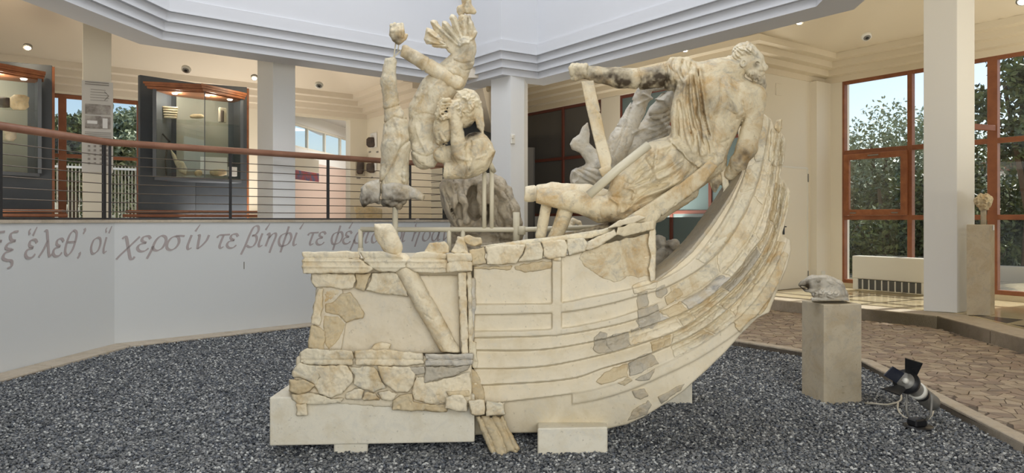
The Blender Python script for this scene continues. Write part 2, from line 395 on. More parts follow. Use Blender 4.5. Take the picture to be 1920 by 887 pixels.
def glass(name, tint, refl, rough=.0):
    m = bpy.data.materials.new(name); m.use_nodes = True; t = m.node_tree; t.nodes.clear()
    o = t.nodes.new('ShaderNodeOutputMaterial'); tr = t.nodes.new('ShaderNodeBsdfTransparent'); tr.inputs[0].default_value = (*tint, 1)
    g = t.nodes.new('ShaderNodeBsdfGlossy'); g.inputs['Roughness'].default_value = rough; g.inputs[0].default_value = (1, 1, 1, 1)
    lw = t.nodes.new('ShaderNodeLayerWeight'); lw.inputs[0].default_value = .5
    pw = t.nodes.new('ShaderNodeMath'); pw.operation = 'POWER'; pw.inputs[1].default_value = 5; t.links.new(lw.outputs['Facing'], pw.inputs[0])
    ad = t.nodes.new('ShaderNodeMath'); ad.operation = 'MULTIPLY_ADD'; ad.inputs[1].default_value = .5; ad.inputs[2].default_value = refl; t.links.new(pw.outputs[0], ad.inputs[0])
    x = t.nodes.new('ShaderNodeMixShader'); t.links.new(ad.outputs[0], x.inputs[0])
    t.links.new(tr.outputs[0], x.inputs[1]); t.links.new(g.outputs[0], x.inputs[2]); t.links.new(x.outputs[0], o.inputs[0]); return m
M['glass'] = glass('clear_glass', (.95, .97, .97), .03)
M['glass_case'] = glass('case_glass', (.93, .95, .93), .04)
M['glass_dark'] = mat('dark_tinted_glass', srgb(92, 90, 88), .18, spec=.6)
M['glass_teal'] = mat('dark_teal_glass', srgb(104, 122, 124), .14, spec=.6)
def leafmat(name, a, b_):
    m = bpy.data.materials.new(name); m.use_nodes = True; t = m.node_tree; b = t.nodes['Principled BSDF']
    b.inputs['Roughness'].default_value = .45
    oi = t.nodes.new('ShaderNodeTexNoise'); oi.inputs['Scale'].default_value = 3.0; tc = t.nodes.new('ShaderNodeTexCoord'); t.links.new(tc.outputs['Object'], oi.inputs['Vector'])
    r = t.nodes.new('ShaderNodeValToRGB'); r.color_ramp.elements[0].position = .35; r.color_ramp.elements[1].position = .65
    r.color_ramp.elements[0].color = (*srgb(*a), 1); r.color_ramp.elements[1].color = (*srgb(*b_), 1)
    t.links.new(oi.outputs['Fac'], r.inputs[0]); t.links.new(r.outputs[0], b.inputs['Base Color']); return m
M['leaf'] = leafmat('olive_leaves', (128, 138, 104), (184, 190, 158))  # silvery green, paled in the colour to suggest haze
M['leaf_dark'] = leafmat('dark_leaves', (58, 68, 40), (112, 124, 74))
# ================================================================ THE SETTING
def V2(*a): return Vector(a)
def struct(o, label=None): o['kind'] = 'structure'; 
def S_(o, label=None, **k):
    o['kind'] = 'structure'
    if label: o['label'] = label
    return o
ZM = 1.30; ZC = 1.55; ZP = .22; ZT = .05          # gallery floor, parapet cap, right platform, crazy paving
pA0, pA, pB = V2(-5.32, 5.2), V2(-4.86, 8.8), V2(-1.02, 12.5)
uL, uR = V2(.8, .6), V2(.6, -.8)                   # the two main wall directions
# gravel bed -------------------------------------------------------
gv = [V2(-5.5, 1.0), V2(3.1, 1.0), V2(3.38, 4.75), V2(3.67, 7.56), V2(.0, 12.45), V2(-1.1, 12.4), V2(-4.75, 8.75), V2(-5.2, 5.2)]
ground = from_bm('floor', prism_bm([V2(-14, -4), V2(14, -4), V2(14, 24), V2(-14, 24)], -.3, -.02), M['mortar']); S_(ground, 'floor slab under the gravel and paving')
gb = from_bm('floor', prism_bm(gv, -.02, -.004), M['gravel_bed']); S_(gb, 'dark blue-grey gravel bed under the marble ship')
def pebble(seed):
    rnd = random.Random(seed); bm = bmesh.new(); bmesh.ops.create_icosphere(bm, subdivisions=1, radius=1)
    sx, sy, sz = rnd.uniform(.8, 1.3), rnd.uniform(.6, .95), rnd.uniform(.35, .6)
    for v in bm.verts: v.co = Vector((v.co.x*sx, v.co.y*sy, v.co.z*sz))*rnd.uniform(.78, 1.15)
    me = bpy.data.meshes.new('pebble'); bm.to_mesh(me); bm.free(); return me
pcol = bpy.data.collections.new('pebble_sources')
def pebmat(n, c, r=.6): return mat(n, srgb(*c), r)
pm = [pebmat('pebble_slate', (98, 101, 103)), pebmat('pebble_mid', (128, 130, 131)), pebmat('pebble_dark', (70, 74, 80)), pebmat('pebble_pale', (140, 142, 142)), pebmat('pebble_white', (190, 192, 190)), pebmat('pebble_blue', (104, 110, 118))]
for i in range(12):
    me = pebble(i); me.materials.append(pm[(0, 1, 2, 5, 0, 1, 3, 5, 2, 1, 0, 4)[i]]); o = bpy.data.objects.new('pebble_source', me); pcol.objects.link(o)
def instance_stuff(name, pts, scl, parent, col, label=None):
    me = bpy.data.meshes.new(name); me.vertices.add(len(pts)); me.vertices.foreach_set('co', np.asarray(pts, np.float32).ravel())
    a = me.attributes.new('scl', 'FLOAT', 'POINT'); a.data.foreach_set('value', np.asarray(scl, np.float32)); me.update()
    o = bpy.data.objects.new(name, me); COL.objects.link(o); o['kind'] = 'stuff'
    g = bpy.data.node_groups.new(name, 'GeometryNodeTree'); g.interface.new_socket('Geometry', in_out='INPUT', socket_type='NodeSocketGeometry'); g.interface.new_socket('Geometry', in_out='OUTPUT', socket_type='NodeSocketGeometry')
    N = g.nodes; i = N.new('NodeGroupInput'); ou = N.new('NodeGroupOutput'); ip = N.new('GeometryNodeInstanceOnPoints'); ci = N.new('GeometryNodeCollectionInfo'); ci.inputs[0].default_value = col; ci.inputs['Separate Children'].default_value = True
    rv = N.new('FunctionNodeRandomValue'); rv.data_type = 'FLOAT_VECTOR'; rv.inputs[0].default_value = (-.7, -.7, 0); rv.inputs[1].default_value = (.7, .7, 6.28)
    na = N.new('GeometryNodeInputNamedAttribute'); na.data_type = 'FLOAT'; na.inputs[0].default_value = 'scl'
    ip.inputs['Pick Instance'].default_value = True
    L = g.links.new; L(i.outputs[0], ip.inputs['Points']); L(ci.outputs[0], ip.inputs['Instance']); L(rv.outputs[0], ip.inputs['Rotation']); L(na.outputs[0], ip.inputs['Scale']); L(ip.outputs[0], ou.inputs[0])
    md = o.modifiers.new('scatter', 'NODES'); md.node_group = g
    if parent: o.parent = parent
    return o
def in_poly(X, Y, poly):
    ins = np.zeros(X.shape, bool)
    for i in range(len(poly)):
        a = poly[i]; b = poly[(i+1) % len(poly)]
        ins ^= ((a[1] > Y) != (b[1] > Y)) & (X < (b[0]-a[0])*(Y-a[1])/((b[1]-a[1]) or 1e-9)+a[0])
    return ins
rg = np.random.default_rng(3)
# only the ground the frame can see, denser near the camera
N_ = 330000; Y = 2.9+rg.random(N_)**1.25*9.4; X = (rg.random(N_)-.5)*2*(.74*Y+.3)
k = in_poly(X, Y, gv); X, Y = X[k], Y[k]; Z = rg.uniform(-.006, .014, len(X))
gs = instance_stuff('gravel', np.stack([X, Y, Z], 1), rg.uniform(.007, .0140, len(X))*(1+.03*Y), None, pcol)
setp(gs, 'blue-grey stone chippings covering the sunken floor', 'gravel', kind='stuff')
# stone border beside the left wall ---------------------------------
def strip_stones(name, path, w, z0, z1, seg, m, label, side=-1, gap=.004, bev=.006):
    root = S_(from_bm(name, prism_bm(list(path)+offset_poly(path, w*side)[::-1], z0-.03, z1-.02), M['mortar']), label)
    q = offset_poly(path, w*side); 
    for i in range(len(path)-1):
        a, b, c, d = path[i], path[i+1], q[i+1], q[i]; n = max(1, round((b-a).length/seg))
        for j in range(n):
            t0, t1 = j/n+gap/(b-a).length, (j+1)/n-gap/(b-a).length
            bm = prism_bm([a.lerp(b, t0), a.lerp(b, t1), d.lerp(c, t1), d.lerp(c, t0)], z0, z1); bevel_bm(bm, bev)
            from_bm('border_stone', bm, m, root)
    return root
strip_stones('trim_1', [V2(-5.32, 5.0), pA, pB], .27, -.01, .035, 1.5, M['trav_edge'], 'travertine strip between parapet foot and gravel')
curb = [V2(3.15, 2.4), V2(3.38, 4.75), V2(3.67, 7.56), V2(.05, 12.4)]
strip_stones('trim_2', curb, .12, -.01, .075, 1.6, M['trav_edge'], 'stone kerb between gravel and crazy paving', side=-1)
# crazy paving --------------------------------------------------------
step = [V2(5.3, 2.4), V2(5.9, 10.0), V2(4.26, 12.05), V2(2.2, 14.7)]
pave_poly = [c for c in offset_poly(curb, -.125)]+[V2(1.8, 14.5), V2(2.2, 14.7)]+[step[2], step[1], step[0]]
pv = S_(from_bm('floor', prism_bm(pave_poly, -.01, ZT-.012), M['mortar']), 'crazy-paved walk of irregular stones beside the gravel')
def voronoi_pave():
    rnd = random.Random(5); s = .125; pts = []; xs = int(5/s); ys = int(12.5/s)
    P_ = {}
    for i in range(xs):
        for j in range(ys): P_[i, j] = V2(1.6+(i+rnd.uniform(.02, .98))*s, 2.3+(j+rnd.uniform(.02, .98))*s)
    cells = []
    for (i, j), p in P_.items():
        if not (0 < i < xs-1 and 0 < j < ys-1): continue
        X_, Y_ = np.array([p.x]), np.array([p.y])
        if not in_poly(X_, Y_, pave_poly)[0]: continue
        if p.y < 4.0 or abs(p.x)/p.y > .80: continue
        c = [p+V2(-.3, -.3), p+V2(.3, -.3), p+V2(.3, .3), p+V2(-.3, .3)]
        for a in range(-2, 3):
            for b in range(-2, 3):
                q = P_.get((i+a, j+b))
                if q is None or (a == 0 and b == 0): continue
                m = (p+q)/2; n = (q-p).normalized(); o = []
                for k_ in range(len(c)):
                    u, v = c[k_], c[(k_+1) % len(c)]; du, dv = (u-m).dot(n)+.0045, (v-m).dot(n)+.0045
                    if du <= 0: o.append(u)
                    if du*dv < 0: o.append(u.lerp(v, du/(du-dv)))
                c = o
                if len(c) < 3: break
            if len(c) < 3: break
        if len(c) >= 3:
            if not in_poly(np.array([u.x for u in c]), np.array([u.y for u in c]), pave_poly).all(): 
                c = [p+(u-p)*.55 for u in c]
            cells.append((p, c))
    cells.sort(key=lambda e: e[0].length); bms = [bmesh.new() for _ in range(4)]
    for n, (p, c) in enumerate(cells):
        z = ZT+rnd.uniform(-.002, .003); k_ = rnd.randrange(4)
        if n < 300: from_bm('paving_stone', prism_bm(c, 0, z), M['pave'][k_], pv)
        else: prism_bm(c, 0, z, bms[k_])
    for k_, b in enumerate(bms):
        o = from_bm('paving_stones', b, M['pave'][k_], pv); o['kind'] = 'stuff'
voronoi_pave()
# right platform, its step and tile joints -------------------------------
plat = [step[0], step[1], step[2], step[3], V2(.4, 13.2), V2(-.5, 13.4), V2(-.5, 19), V2(13.5, 19), V2(13.5, 2.4)]
S_(from_bm('floor', prism_bm(plat, 0, ZP-.006), M['tile']), 'polished marble floor of the right gallery')
fl_t = bpy.context.scene.collection.objects[-1] if False else None
st = strip_stones('trim_3', [step[3], step[2], step[1], step[0]], .42, .02, ZP, 1.3, M['trav_edge'], 'travertine step edge of the right gallery', side=1, gap=.003)
tl = S_(from_bm('floor', prism_bm([V2(-.4, 13.3), V2(-.4, 18.9), V2(13, 18.9), V2(13, 3), V2(5.9, 3), V2(6.45, 10.2), V2(4.6, 12.4), V2(2.4, 15.1)], 0.1, ZP-.003), M['tile_dark']), 'dark joints of the gallery floor')
o0 = V2(6.1, 10.6)
tp = [V2(5.75, 3.0), V2(6.36, 10.12), V2(4.55, 12.5), V2(2.3, 15.3), V2(-.4, 18.9), V2(13, 18.9), V2(13, 3.0)]
for i in range(-9, 12):
    for j in range(-5, 14):
        p = o0+uR*i*.62+Vector((.8, .6))*j*.62
        c = p+uR*.31+Vector((.8, .6))*.31
        if c.y < 4 or c.x/c.y > .85: continue
        qs = [p+uR*.003+uL*.003, p+uR*.617+uL*.003, p+uR*.617+uL*.617, p+uR*.003+uL*.617]
        if in_poly(np.array([u.x for u in qs]), np.array([u.y for u in qs]), tp).all():
            from_bm('floor_tile', prism_bm(qs, .15, ZP), M['tile'], tl)
# gallery floor and parapet on the left -----------------------------------
gp = [pA0+V2(-.0, 0), pA, pB, V2(-.5, 12.9), V2(-.5, 19.2), V2(-13.5, 19.2), V2(-13.5, 2.4), V2(-5.6, 2.4)]
S_(from_bm('floor', prism_bm([p+V2(-.12, .12) for p in gp], 0, ZM), M['tile']), 'raised gallery floor behind the parapet')
wp = S_(sweep('wall_parapet', [pA0+V2(-.25, -1.9), pA, pB, pB+V2(-.5, .6)], [(0, -.05), (0, 1.515), (.22, 1.515), (.22, -.05)], M['wall_grey']), 'white parapet wall with a Greek inscription in grey letters')
cap = S_(sweep('trim_4', [pA0+V2(-.25, -1.9), pA, pB, pB+V2(-.5, .6)], [(-.015, 1.515), (-.015, ZC), (.235, ZC), (.235, 1.515)], M['trav_edge']), 'thin stone coping on top of the parapet')
# small scratch on the parapet
t = 1.58; q = pA+(pB-pA).normalized()*1.62
from_bm('wall_mark', box_bm((q.x+.002, q.y-.002, .92), (.008, .004, .10), math.atan2(.69, .72)), M['tile_dark'], wp)
# upper well walls with the stepped cornice -------------------------------------
well = [V2(.5, 2.1), V2(-2.6, 2.9), V2(-4.7, 5.7), V2(-4.27, 8.8), V2(-.725, 11.65), V2(-.145, 10.9), V2(.41, 11.25), V2(3.14, 7.43), V2(2.75, 4.6), V2(.5, 2.1)]
ZB = 3.75; s_ = .085
prof = [(.38, ZB), (0, ZB)]
for i in range(3):
    prof += [(-.035*i, ZB+.115*i+.115), (-.035*(i+1), ZB+.115*(i+1))] if i < 2 else [(-.035*i, ZB+.345), (-.035*(i+1), ZB+.345)]
prof = [(.42, ZB), (0, ZB), (0, ZB+.085), (-.035, ZB+.115), (-.035, ZB+.2), (-.07, ZB+.23), (-.07, ZB+.315), (-.105, ZB+.345), (-.105, ZB+.50), (-.075, ZB+.52), (-.075, 6.2), (.42, 6.2)]
prof = [(.42, ZB), (0, ZB), (0, ZB+.10), (-.05, ZB+.10), (-.05, ZB+.115), (-.04, ZB+.115), (-.04, ZB+.215), (-.09, ZB+.215), (-.09, ZB+.23), (-.08, ZB+.23), (-.08, ZB+.33), (-.13, ZB+.33), (-.13, ZB+.345), (-.12, ZB+.345), (-.12, ZB+.50), (-.09, ZB+.51), (-.09, 9.0), (.42, 9.0)]
# path runs clockwise (seen from above), so its left side is outside the well
S_(sweep('wall_well', well, prof, M['well_white']), 'tall white upper wall of the light well above a stepped cornice')
rf = S_(from_bm('ceiling', prism_bm(well[:-1], 9.0, 9.15), M['well_white']), 'solid unseen roof added over the light well to keep the sun out')  # added above the view so that no direct sun enters the well
# vaulted gallery ceilings ------------------------------------------------------
BW0, BW1 = V2(-8.15, 13.1)-uL*5.2, V2(-3.4, 16.9)
W1 = V2(-1.6, 14.3)
LO = [V2(-12.6, 2.0), BW0, BW1, W1]                       # outer wall lines, left gallery
W2a, W2b, DW1, W3b = V2(-.35, 19.3), V2(4.32, 13.07), V2(6.30, 14.52), V2(10.6, 8.1)
RO = [W2a, W2b, DW1, W3b, V2(11.6, 2.0)]
def seg_dist(X, Y, path):
    d = np.full(X.shape, 1e9)
    for a, b in zip(path, path[1:]):
        ex, ey = b[0]-a[0], b[1]-a[1]; t = np.clip(((X-a[0])*ex+(Y-a[1])*ey)/(ex*ex+ey*ey), 0, 1)
        d = np.minimum(d, np.hypot(X-a[0]-t*ex, Y-a[1]-t*ey))
    return d
def vault(name, region, path, z0, rise, span, m, label):
    xs = np.arange(min(p[0] for p in region), max(p[0] for p in region)+.2, .16); ys = np.arange(min(p[1] for p in region), max(p[1] for p in region)+.2, .16)
    X, Y = np.meshgrid(xs, ys, indexing='ij'); d = np.maximum(seg_dist(X, Y, path)-.72, 0); u = np.clip(d/span, 0, 1)
    Z = z0+rise*np.sin(u*math.pi/2)
    ok = in_poly(X, Y, region); idx = np.arange(X.size).reshape(X.shape)
    inw = in_poly(X, Y, [p for p in well[:-1]])
    f = []
    for i in range(X.shape[0]-1):
        for j in range(X.shape[1]-1):
            if ok[i, j] and ok[i+1, j+1] and ok[i+1, j] and ok[i, j+1] and not (inw[i, j] and inw[i+1, j+1] and inw[i, j+1] and inw[i+1, j]): f.append((idx[i, j], idx[i, j+1], idx[i+1, j+1], idx[i+1, j]))
    return S_(from_pyd(name, np.stack([X.ravel(), Y.ravel(), Z.ravel()], 1), f, m, smooth=True), label)
def steps(z, n=4, dz=.11, dx=.20):
    p = [(-.02, z)]; 
    for i in range(n): p += [(dx*(i)+.02, z+dz*i), (dx*(i)+.02, z+dz*(i+1))]
    p += [(-.02, z+dz*n)]
    return p
ZL, ZR = 3.9, 4.27
vault('ceiling', [V2(-13.2, -3.5), V2(-13.2, 2)]+offset_poly(LO, .2)[1:]+[V2(-1.5, 14.6), V2(-1.8, 19.2), V2(-.55, 19.4), V2(-.55, -3.5)], LO, ZL+.44, .85, 2.6, M['ceil_bounce'], 'beige vaulted ceiling of the left gallery')
vault('ceiling', [V2(-.6, -3.5), V2(-.6, 20)]+offset_poly(RO, .2)+[V2(13.2, -3.5)], RO, ZR+.44, 1.0, 2.8, M['ceil_cream'], 'cream vaulted ceiling of the right gallery')
# outer walls run so that the room lies on their right -> negative offsets
S_(sweep('trim_5', LO[::-1], steps(ZL), M['ceil_bounce']), 'stepped plaster moulding round the left gallery')
S_(sweep('trim_6', RO[::-1], steps(ZR), M['ceil_cream']), 'stepped plaster moulding round the right gallery')
# beams that cross the gallery from the well corner pier
bmx = prism_bm(rect(V2(-.5, 11.4), V2(-.5, 19), .25), ZB+.05, 5.3); S_(from_bm('wall_divider', bmx, M['ceil_bounce']), 'beam between the two galleries')
# columns --------------------------------------------------------------------------
def column(px0, px1, D, depth, z0, z1, m, label, rot=0, X0=None):
    a = P(px0, HZ, D); b = P(px1, HZ, D+(px1-px0)*rot); d = (b-a).normalized(); n = Vector((-d.y, d.x, 0))
    pts = [a, b, b+n*depth, a+n*depth]
    bm = prism_bm([(q.x, q.y) for q in pts], z0, z1); bevel_bm(bm, .006)
    o = S_(from_bm('column', bm, m), label); return o
colA = column(155, 209, 9.5, .38, ZM, 5.2, M['wall_cream'], 'square column carrying the printed information panel', rot=.0032)
colB = column(512, 554, 10.45, .42, ZM, 5.2, M['wall_white'], 'white square column right of the large display case', rot=.0069)
# pier at the meeting of the two long walls
pier = [V2(-.33, 11.32), V2(-.02, 10.98), V2(.19, 11.17), V2(.26, 11.9), V2(-.35, 12.2)]
bm = prism_bm(pier, 0, ZB+.2); S_(from_bm('column', bm, M['wall_white']), 'white corner pier with a small thermostat')
bm = prism_bm([V2(6.0, 10.5), V2(6.35, 10.27), V2(6.80, 10.58), V2(6.45, 10.85)], ZP, 5.6); bevel_bm(bm, .006)
S_(from_bm('column', bm, M['wall_white']), 'large cream column standing on the right step edge')
# pilaster in the corner between door wall and window wall
def on(a, b, px):  # point of plan line a-b seen at picture column px
    k_ = (px-CX)/F; d = b-a; t_ = (k_*a.y-a.x)/(d.x-k_*d.y); return a+d*t_
dwn = V2(.6, -.8)
q0, q1 = on(W2b, DW1, 1519), DW1
bm = prism_bm([q0+dwn*.14, q1+dwn*.14, q1, q0], ZP, ZR); S_(from_bm('column', bm, M['wall_cream']), 'flat pilaster left of the tall window')
# ---------------------------------------------------------------- outer walls, windows, door
def wall_seg(name, a, b, z0, z1, m, label, t_=.25, side=1):
    return S_(from_bm(name, prism_bm(rect(a, b, t_, side), z0, z1), m), label)
def zat(px, py, a, b):
    p = on(a, b, px); return EYE-(py-HZ)*p.y/F
# windows: frame bars as parts, panes as parts; a window stands in plan line a-b between picture columns
def window(name, a, b, ts, zs, m, gm, label, w_=.07, dep=.08, skip=(), thick=()):
    """ts: distances along a->b of the vertical bars, zs: heights of the horizontal bars"""
    d = (b-a).normalized(); ang = math.atan2(d.y, d.x); root = S_(thing(name, label, None, (a.x, a.y, zs[0])))
    for i, t_ in enumerate(ts):
        ww = w_*(1.8 if i in thick else 1); p = a+d*t_
        box('mullion', (p.x, p.y, (zs[0]+zs[-1])/2), (ww, dep, zs[-1]-zs[0]+w_), m, root, ang, .004)
    for j, z in enumerate(zs):
        for i in range(len(ts)-1):
            p = a+d*((ts[i]+ts[i+1])/2); L = ts[i+1]-ts[i]-w_
            box('transom', (p.x, p.y, z), (L, dep*.9, w_), m, root, ang, .004)
            if j < len(zs)-1 and (i, j) not in skip:
                box('pane', (p.x, p.y, (z+zs[j+1])/2), (L, .008, zs[j+1]-z-w_), gm, root, ang)
    return root
def tpx(a, b, px): return (on(a, b, px)-a).length*(1 if (on(a, b, px)-a).dot(b-a) > 0 else -1)
# --- left gallery back wall: glazed where it shows between the display panels
wa, wb = LO[1], LO[2]
t_open0, t_open1 = tpx(wa, wb, 548), tpx(wa, wb, 657)
tw = [tpx(wa, wb, x) for x in (-160, -60, 70, 118, 195, 262, 345)]
dL = (wb-wa).normalized(); nL = V2(-dL.y, dL.x)
wall_seg('wall_back', wa, wa+dL*tw[0], ZM, ZL+.5, M['wall_cream'], 'cream wall left of the gallery windows')
wall_seg('wall_back', wa+dL*tw[-1], wa+dL*t_open0, ZM, ZL+.5, M['wall_cream'], 'cream wall between the large display case and the storeroom opening')
wall_seg('wall_back', wa+dL*t_open0, wa+dL*t_open1, zat(600, 219, wa, wb), ZL+.5, M['wall_cream'], 'lintel over the storeroom opening')
wall_seg('wall_back', wa+dL*t_open1, wb, ZM, ZL+.5, M['wall_cream'], 'cream wall right of the storeroom opening')
wall_seg('wall_back', wa+dL*tw[0], wa+dL*tw[-1], ZM, ZM+.12, M['wall_cream'], 'low sill under the gallery windows')
wall_seg('wall_back', wa+dL*tw[0], wa+dL*tw[-1], ZL-.04, ZL+.5, M['wall_cream'], 'wall head over the gallery windows')
zw = [ZM+.14, zat(240, 297, wa, wb), ZL-.08]
window('window_1', wa+nL*.1, wb+nL*.1, tw, zw, M['wood_red'], M['glass'], 'orange-brown framed gallery windows behind the display cases', thick=(3,))
wall_seg('wall_right_exhibits', BW1, W1, ZM, ZL+.5, M['wall_cream'], 'cream wall holding mounted fragments')
# storeroom beyond the opening
sa, sb = V2(-6.15, 16.6), V2(-5.05, 24.4)
zt0, zt1 = 3.48, 4.14
S_(from_bm('wall_storeroom', prism_bm(rect(sa, sb, .2), ZM, 3.15), M['pink']), 'pink wall of the storeroom')
S_(from_bm('wall_storeroom', prism_bm(rect(sa, sb, .2), 3.15, zt0), M['wall_white']), 'white band under the storeroom clerestory')
S_(from_bm('wall_storeroom', prism_bm(rect(sa, sb, .2), zt1, 4.6), M['wall_white']), 'white band over the storeroom clerestory')
S_(from_bm('wall_storeroom', prism_bm([V2(-5.4, 24.4), V2(-1, 23), V2(-1, 23.3), V2(-5.4, 24.7)], ZM, 4.6), M['pink']), 'far pink wall of the storeroom')
S_(from_bm('wall_storeroom', prism_bm([V2(-1.2, 17.6), V2(-1.0, 17.6), V2(-1.0, 23.2), V2(-1.2, 23.2)], ZM, 4.6), M['wall_white']), 'right wall of the storeroom')
S_(from_bm('ceiling', prism_bm([V2(-6.6, 17.0), V2(-3.6, 17.2), V2(-1, 18), V2(-1, 24.8), V2(-6.6, 24.8)], 4.45, 4.6), M['well_white']), 'white storeroom ceiling')
S_(from_bm('floor', prism_bm([V2(-6.3, 16.0), V2(-1, 18), V2(-1, 24.8), V2(-6.3, 24.8)], 1.0, ZM-.01), M['tile']), 'storeroom floor')
Ls = (sb-sa).length
window('window_2', sa+V2(-.05, 0), sb+V2(-.05, 0), [tpx(sa, sb, x) for x in (540, 578.5, 611, 640, 662)], [zt0+.03, zt1-.03], M['white_plastic'], M['glass'], 'row of bright clerestory windows in the storeroom', w_=.06)
# --- behind the pier: wall coloured dark for a shaded opening, end wall and the dark-glazed wall
wall_seg('wall_far', V2(-1.7, 15.2), V2(-.3, 19.4), 0, 5.0, M['slate'], 'dark-coloured wall standing in for a shaded opening behind the winged fragment', t_=.1)
wall_seg('wall_far', V2(-3, 18.6), V2(.3, 18.9), 0, 5.0, M['wall_cream'], 'shaded end wall behind the pier')
a2, b2 = W2a, W2b; d2 = (b2-a2).normalized(); n2 = V2(-d2.y, d2.x)    # left of a->b = outside
tA = [tpx(a2, b2, x) for x in (984, 1054, 1127)]; tB = [tpx(a2, b2, x) for x in (1162, 1257, 1330, 1392)]
zA = [zat(1050, 403, a2, b2), zat(1054, 297, a2, b2), zat(1054, 200, a2, b2)-.03]
wall_seg('wall_glazed', a2, a2+d2*tA[0], 0, ZR+.5, M['wall_cream'], 'cream wall strip left of the dark windows')
wall_seg('wall_glazed', a2+d2*tA[0], a2+d2*tA[2], 0, zA[0]-.03, M['wall_white'], 'wall under the first dark window')
wall_seg('wall_glazed', a2+d2*tA[0], a2+d2*tB[-1], zA[2]+.03, ZR+.5, M['wall_cream'], 'wall head over the dark windows')
wall_seg('wall_glazed', a2+d2*tA[2], a2+d2*tB[0], 0, ZR+.5, M['wall_cream'], 'cream pilaster between the two dark windows')
wall_seg('wall_glazed', a2+d2*tB[-1], b2, 0, ZR+.5, M['wall_cream'], 'cream wall between dark windows and door wall')
window('window_3', a2+n2*.05, b2+n2*.05, tA, zA, M['wood_dark'], M['glass_dark'], 'dark tinted window with brown-red frame right of the pier')
window('window_4', a2+n2*.05, b2+n2*.05, tB, [.3, zat(1258, 398, a2, b2), zat(1258, 268, a2, b2), zA[2]], M['wood_dark'], M['glass_teal'], 'dark teal window with brown-red frame behind the helmsman')
# --- door wall
zs_ = ZR+.6
wall_seg('wall_door', W2b, DW1, ZP, zs_, M['wall_cream'], 'cream wall with a flush door behind the stern')
dd = (DW1-W2b).normalized(); ang = math.atan2(dd.y, dd.x)
dr = S_(thing('door_1', 'flush cream door with a black lever handle', None, (*on(W2b, DW1, 1470), ZP)))
c0, c1 = on(W2b, DW1, 1425), on(W2b, DW1, 1511); zc = zat(1511, 316, W2b, DW1); cm = (c0+c1)/2+dwn*.02; L = (c1-c0).length
box('door_leaf', (cm.x, cm.y, (ZP+zc)/2), (L-.03, .03, zc-ZP-.02), M['wall_cream'], dr, ang, .004)
for nm, off, sz in (('door_frame', -L/2, (.035, .045, zc-ZP)), ('door_frame', L/2, (.035, .045, zc-ZP))):
    p = cm+dd*off; box(nm, (p.x, p.y, (ZP+zc)/2), sz, M['white_plastic'], dr, ang, .003)
box('door_frame', (cm.x, cm.y, zc), (L, .045, .035), M['white_plastic'], dr, ang, .003)
hp = on(W2b, DW1, 1465)+dwn*.05; hz = zat(1465, 425, W2b, DW1)
h = box('handle_plate', (hp.x, hp.y, hz-.05), (.045, .02, .2), M['black'], dr, ang, .004); h['label'] = 'black handle plate'
p2 = hp+dwn*.05; q2 = p2-dd*.13
tube('handle', [(hp.x, hp.y, hz), (p2.x, p2.y, hz), (q2.x, q2.y, hz)], .012, M['black'], dr)['label'] = 'black lever handle'
for py in (334, 515): p = on(W2b, DW1, 1511)+dwn*.05; box('hinge', (p.x, p.y, zat(1511, py, W2b, DW1)), (.02, .02, .16), M['grey_metal'], dr, ang, .004)
p = on(W2b, DW1, 1459)+dwn*.01; box('access_panel', (p.x, p.y, zat(1459, 168, W2b, DW1)), (.17, .02, .22), M['wall_cream'], bpy.data.objects['wall_door'], ang, .004)
p = on(W2b, DW1, 1530)+dwn*.15; sk = box('wall_socket', (p.x, p.y, zat(1530, 511, W2b, DW1)), (.13, .02, .075), M['white_plastic'], None, ang, .006)
setp(sk, 'white socket plate low on the pilaster behind the animal head', 'socket')
# --- window wall on the right
a3, b3 = DW1, W3b; d3 = (b3-a3).normalized(); n3 = V2(-d3.y, d3.x); ang3 = math.atan2(d3.y, d3.x)
t3 = [tpx(a3, b3, x) for x in (1579, 1705, 1790, 1860, 1960)]
zb3 = .34; zt = zat(1579, 153, a3, b3); z3 = [zb3, zat(1640, 408, a3, b3), zat(1640, 282, a3, b3), zt-.02]
wall_seg('wall_window', a3, a3+d3*t3[0], ZP, ZR+.6, M['wall_cream'], 'wall strip left of the tall window')
wall_seg('wall_window', a3+d3*t3[0], b3, ZP, zb3-.03, M['tile'], 'low stone curb under the tall windows')
wall_seg('wall_window', a3+d3*t3[0], b3, zt+.11, ZR+.6, M['wall_cream'], 'wall head over the tall windows')
wall_seg('wall_window', a3+d3*t3[-1], b3, zb3, zt+.1, M['wall_cream'], 'wall at the far right of the window wall')
wn = window('window_5', a3+n3*.06, b3+n3*.06, t3, z3, M['wood_red'], M['glass'], 'tall orange-brown framed windows looking out on trees', w_=.085, dep=.11, thick=(3,))
# opening casement in the middle left field
cs = thing('window_6', 'small orange-brown opening casement with metal catches', None, (*on(a3, b3, 1640), z3[1])); S_(cs)
xa, xb = tpx(a3, b3, 1590), tpx(a3, b3, 1697); zl, zh = z3[1]+.045, z3[2]-.045
off = -n3*.03
for t_ in (xa, xb): p = a3+d3*t_+off; box('casement_stile', (p.x, p.y, (zl+zh)/2), (.11, .07, zh-zl), M['wood'], cs, ang3, .006)
p = a3+d3*(xa+xb)/2+off
for z in (zl+.055, zh-.055): box('casement_rail', (p.x, p.y, z), (xb-xa-.11, .07, .11), M['wood'], cs, ang3, .006)
box('pane', (p.x, p.y, (zl+zh)/2), (xb-xa-.11, .008, zh-zl-.22), M['glass'], cs, ang3)
q = p-n3*.06; box('catch', (q.x, q.y, zh-.05), (.2, .03, .022), M['grey_metal'], cs, ang3, .004)
for t_ in (xa+.15, xb-.15): q = a3+d3*t_-n3*.08; box('catch', (q.x, q.y, zl+.045), (.12, .02, .02), M['grey_metal'], cs, ang3, .004)
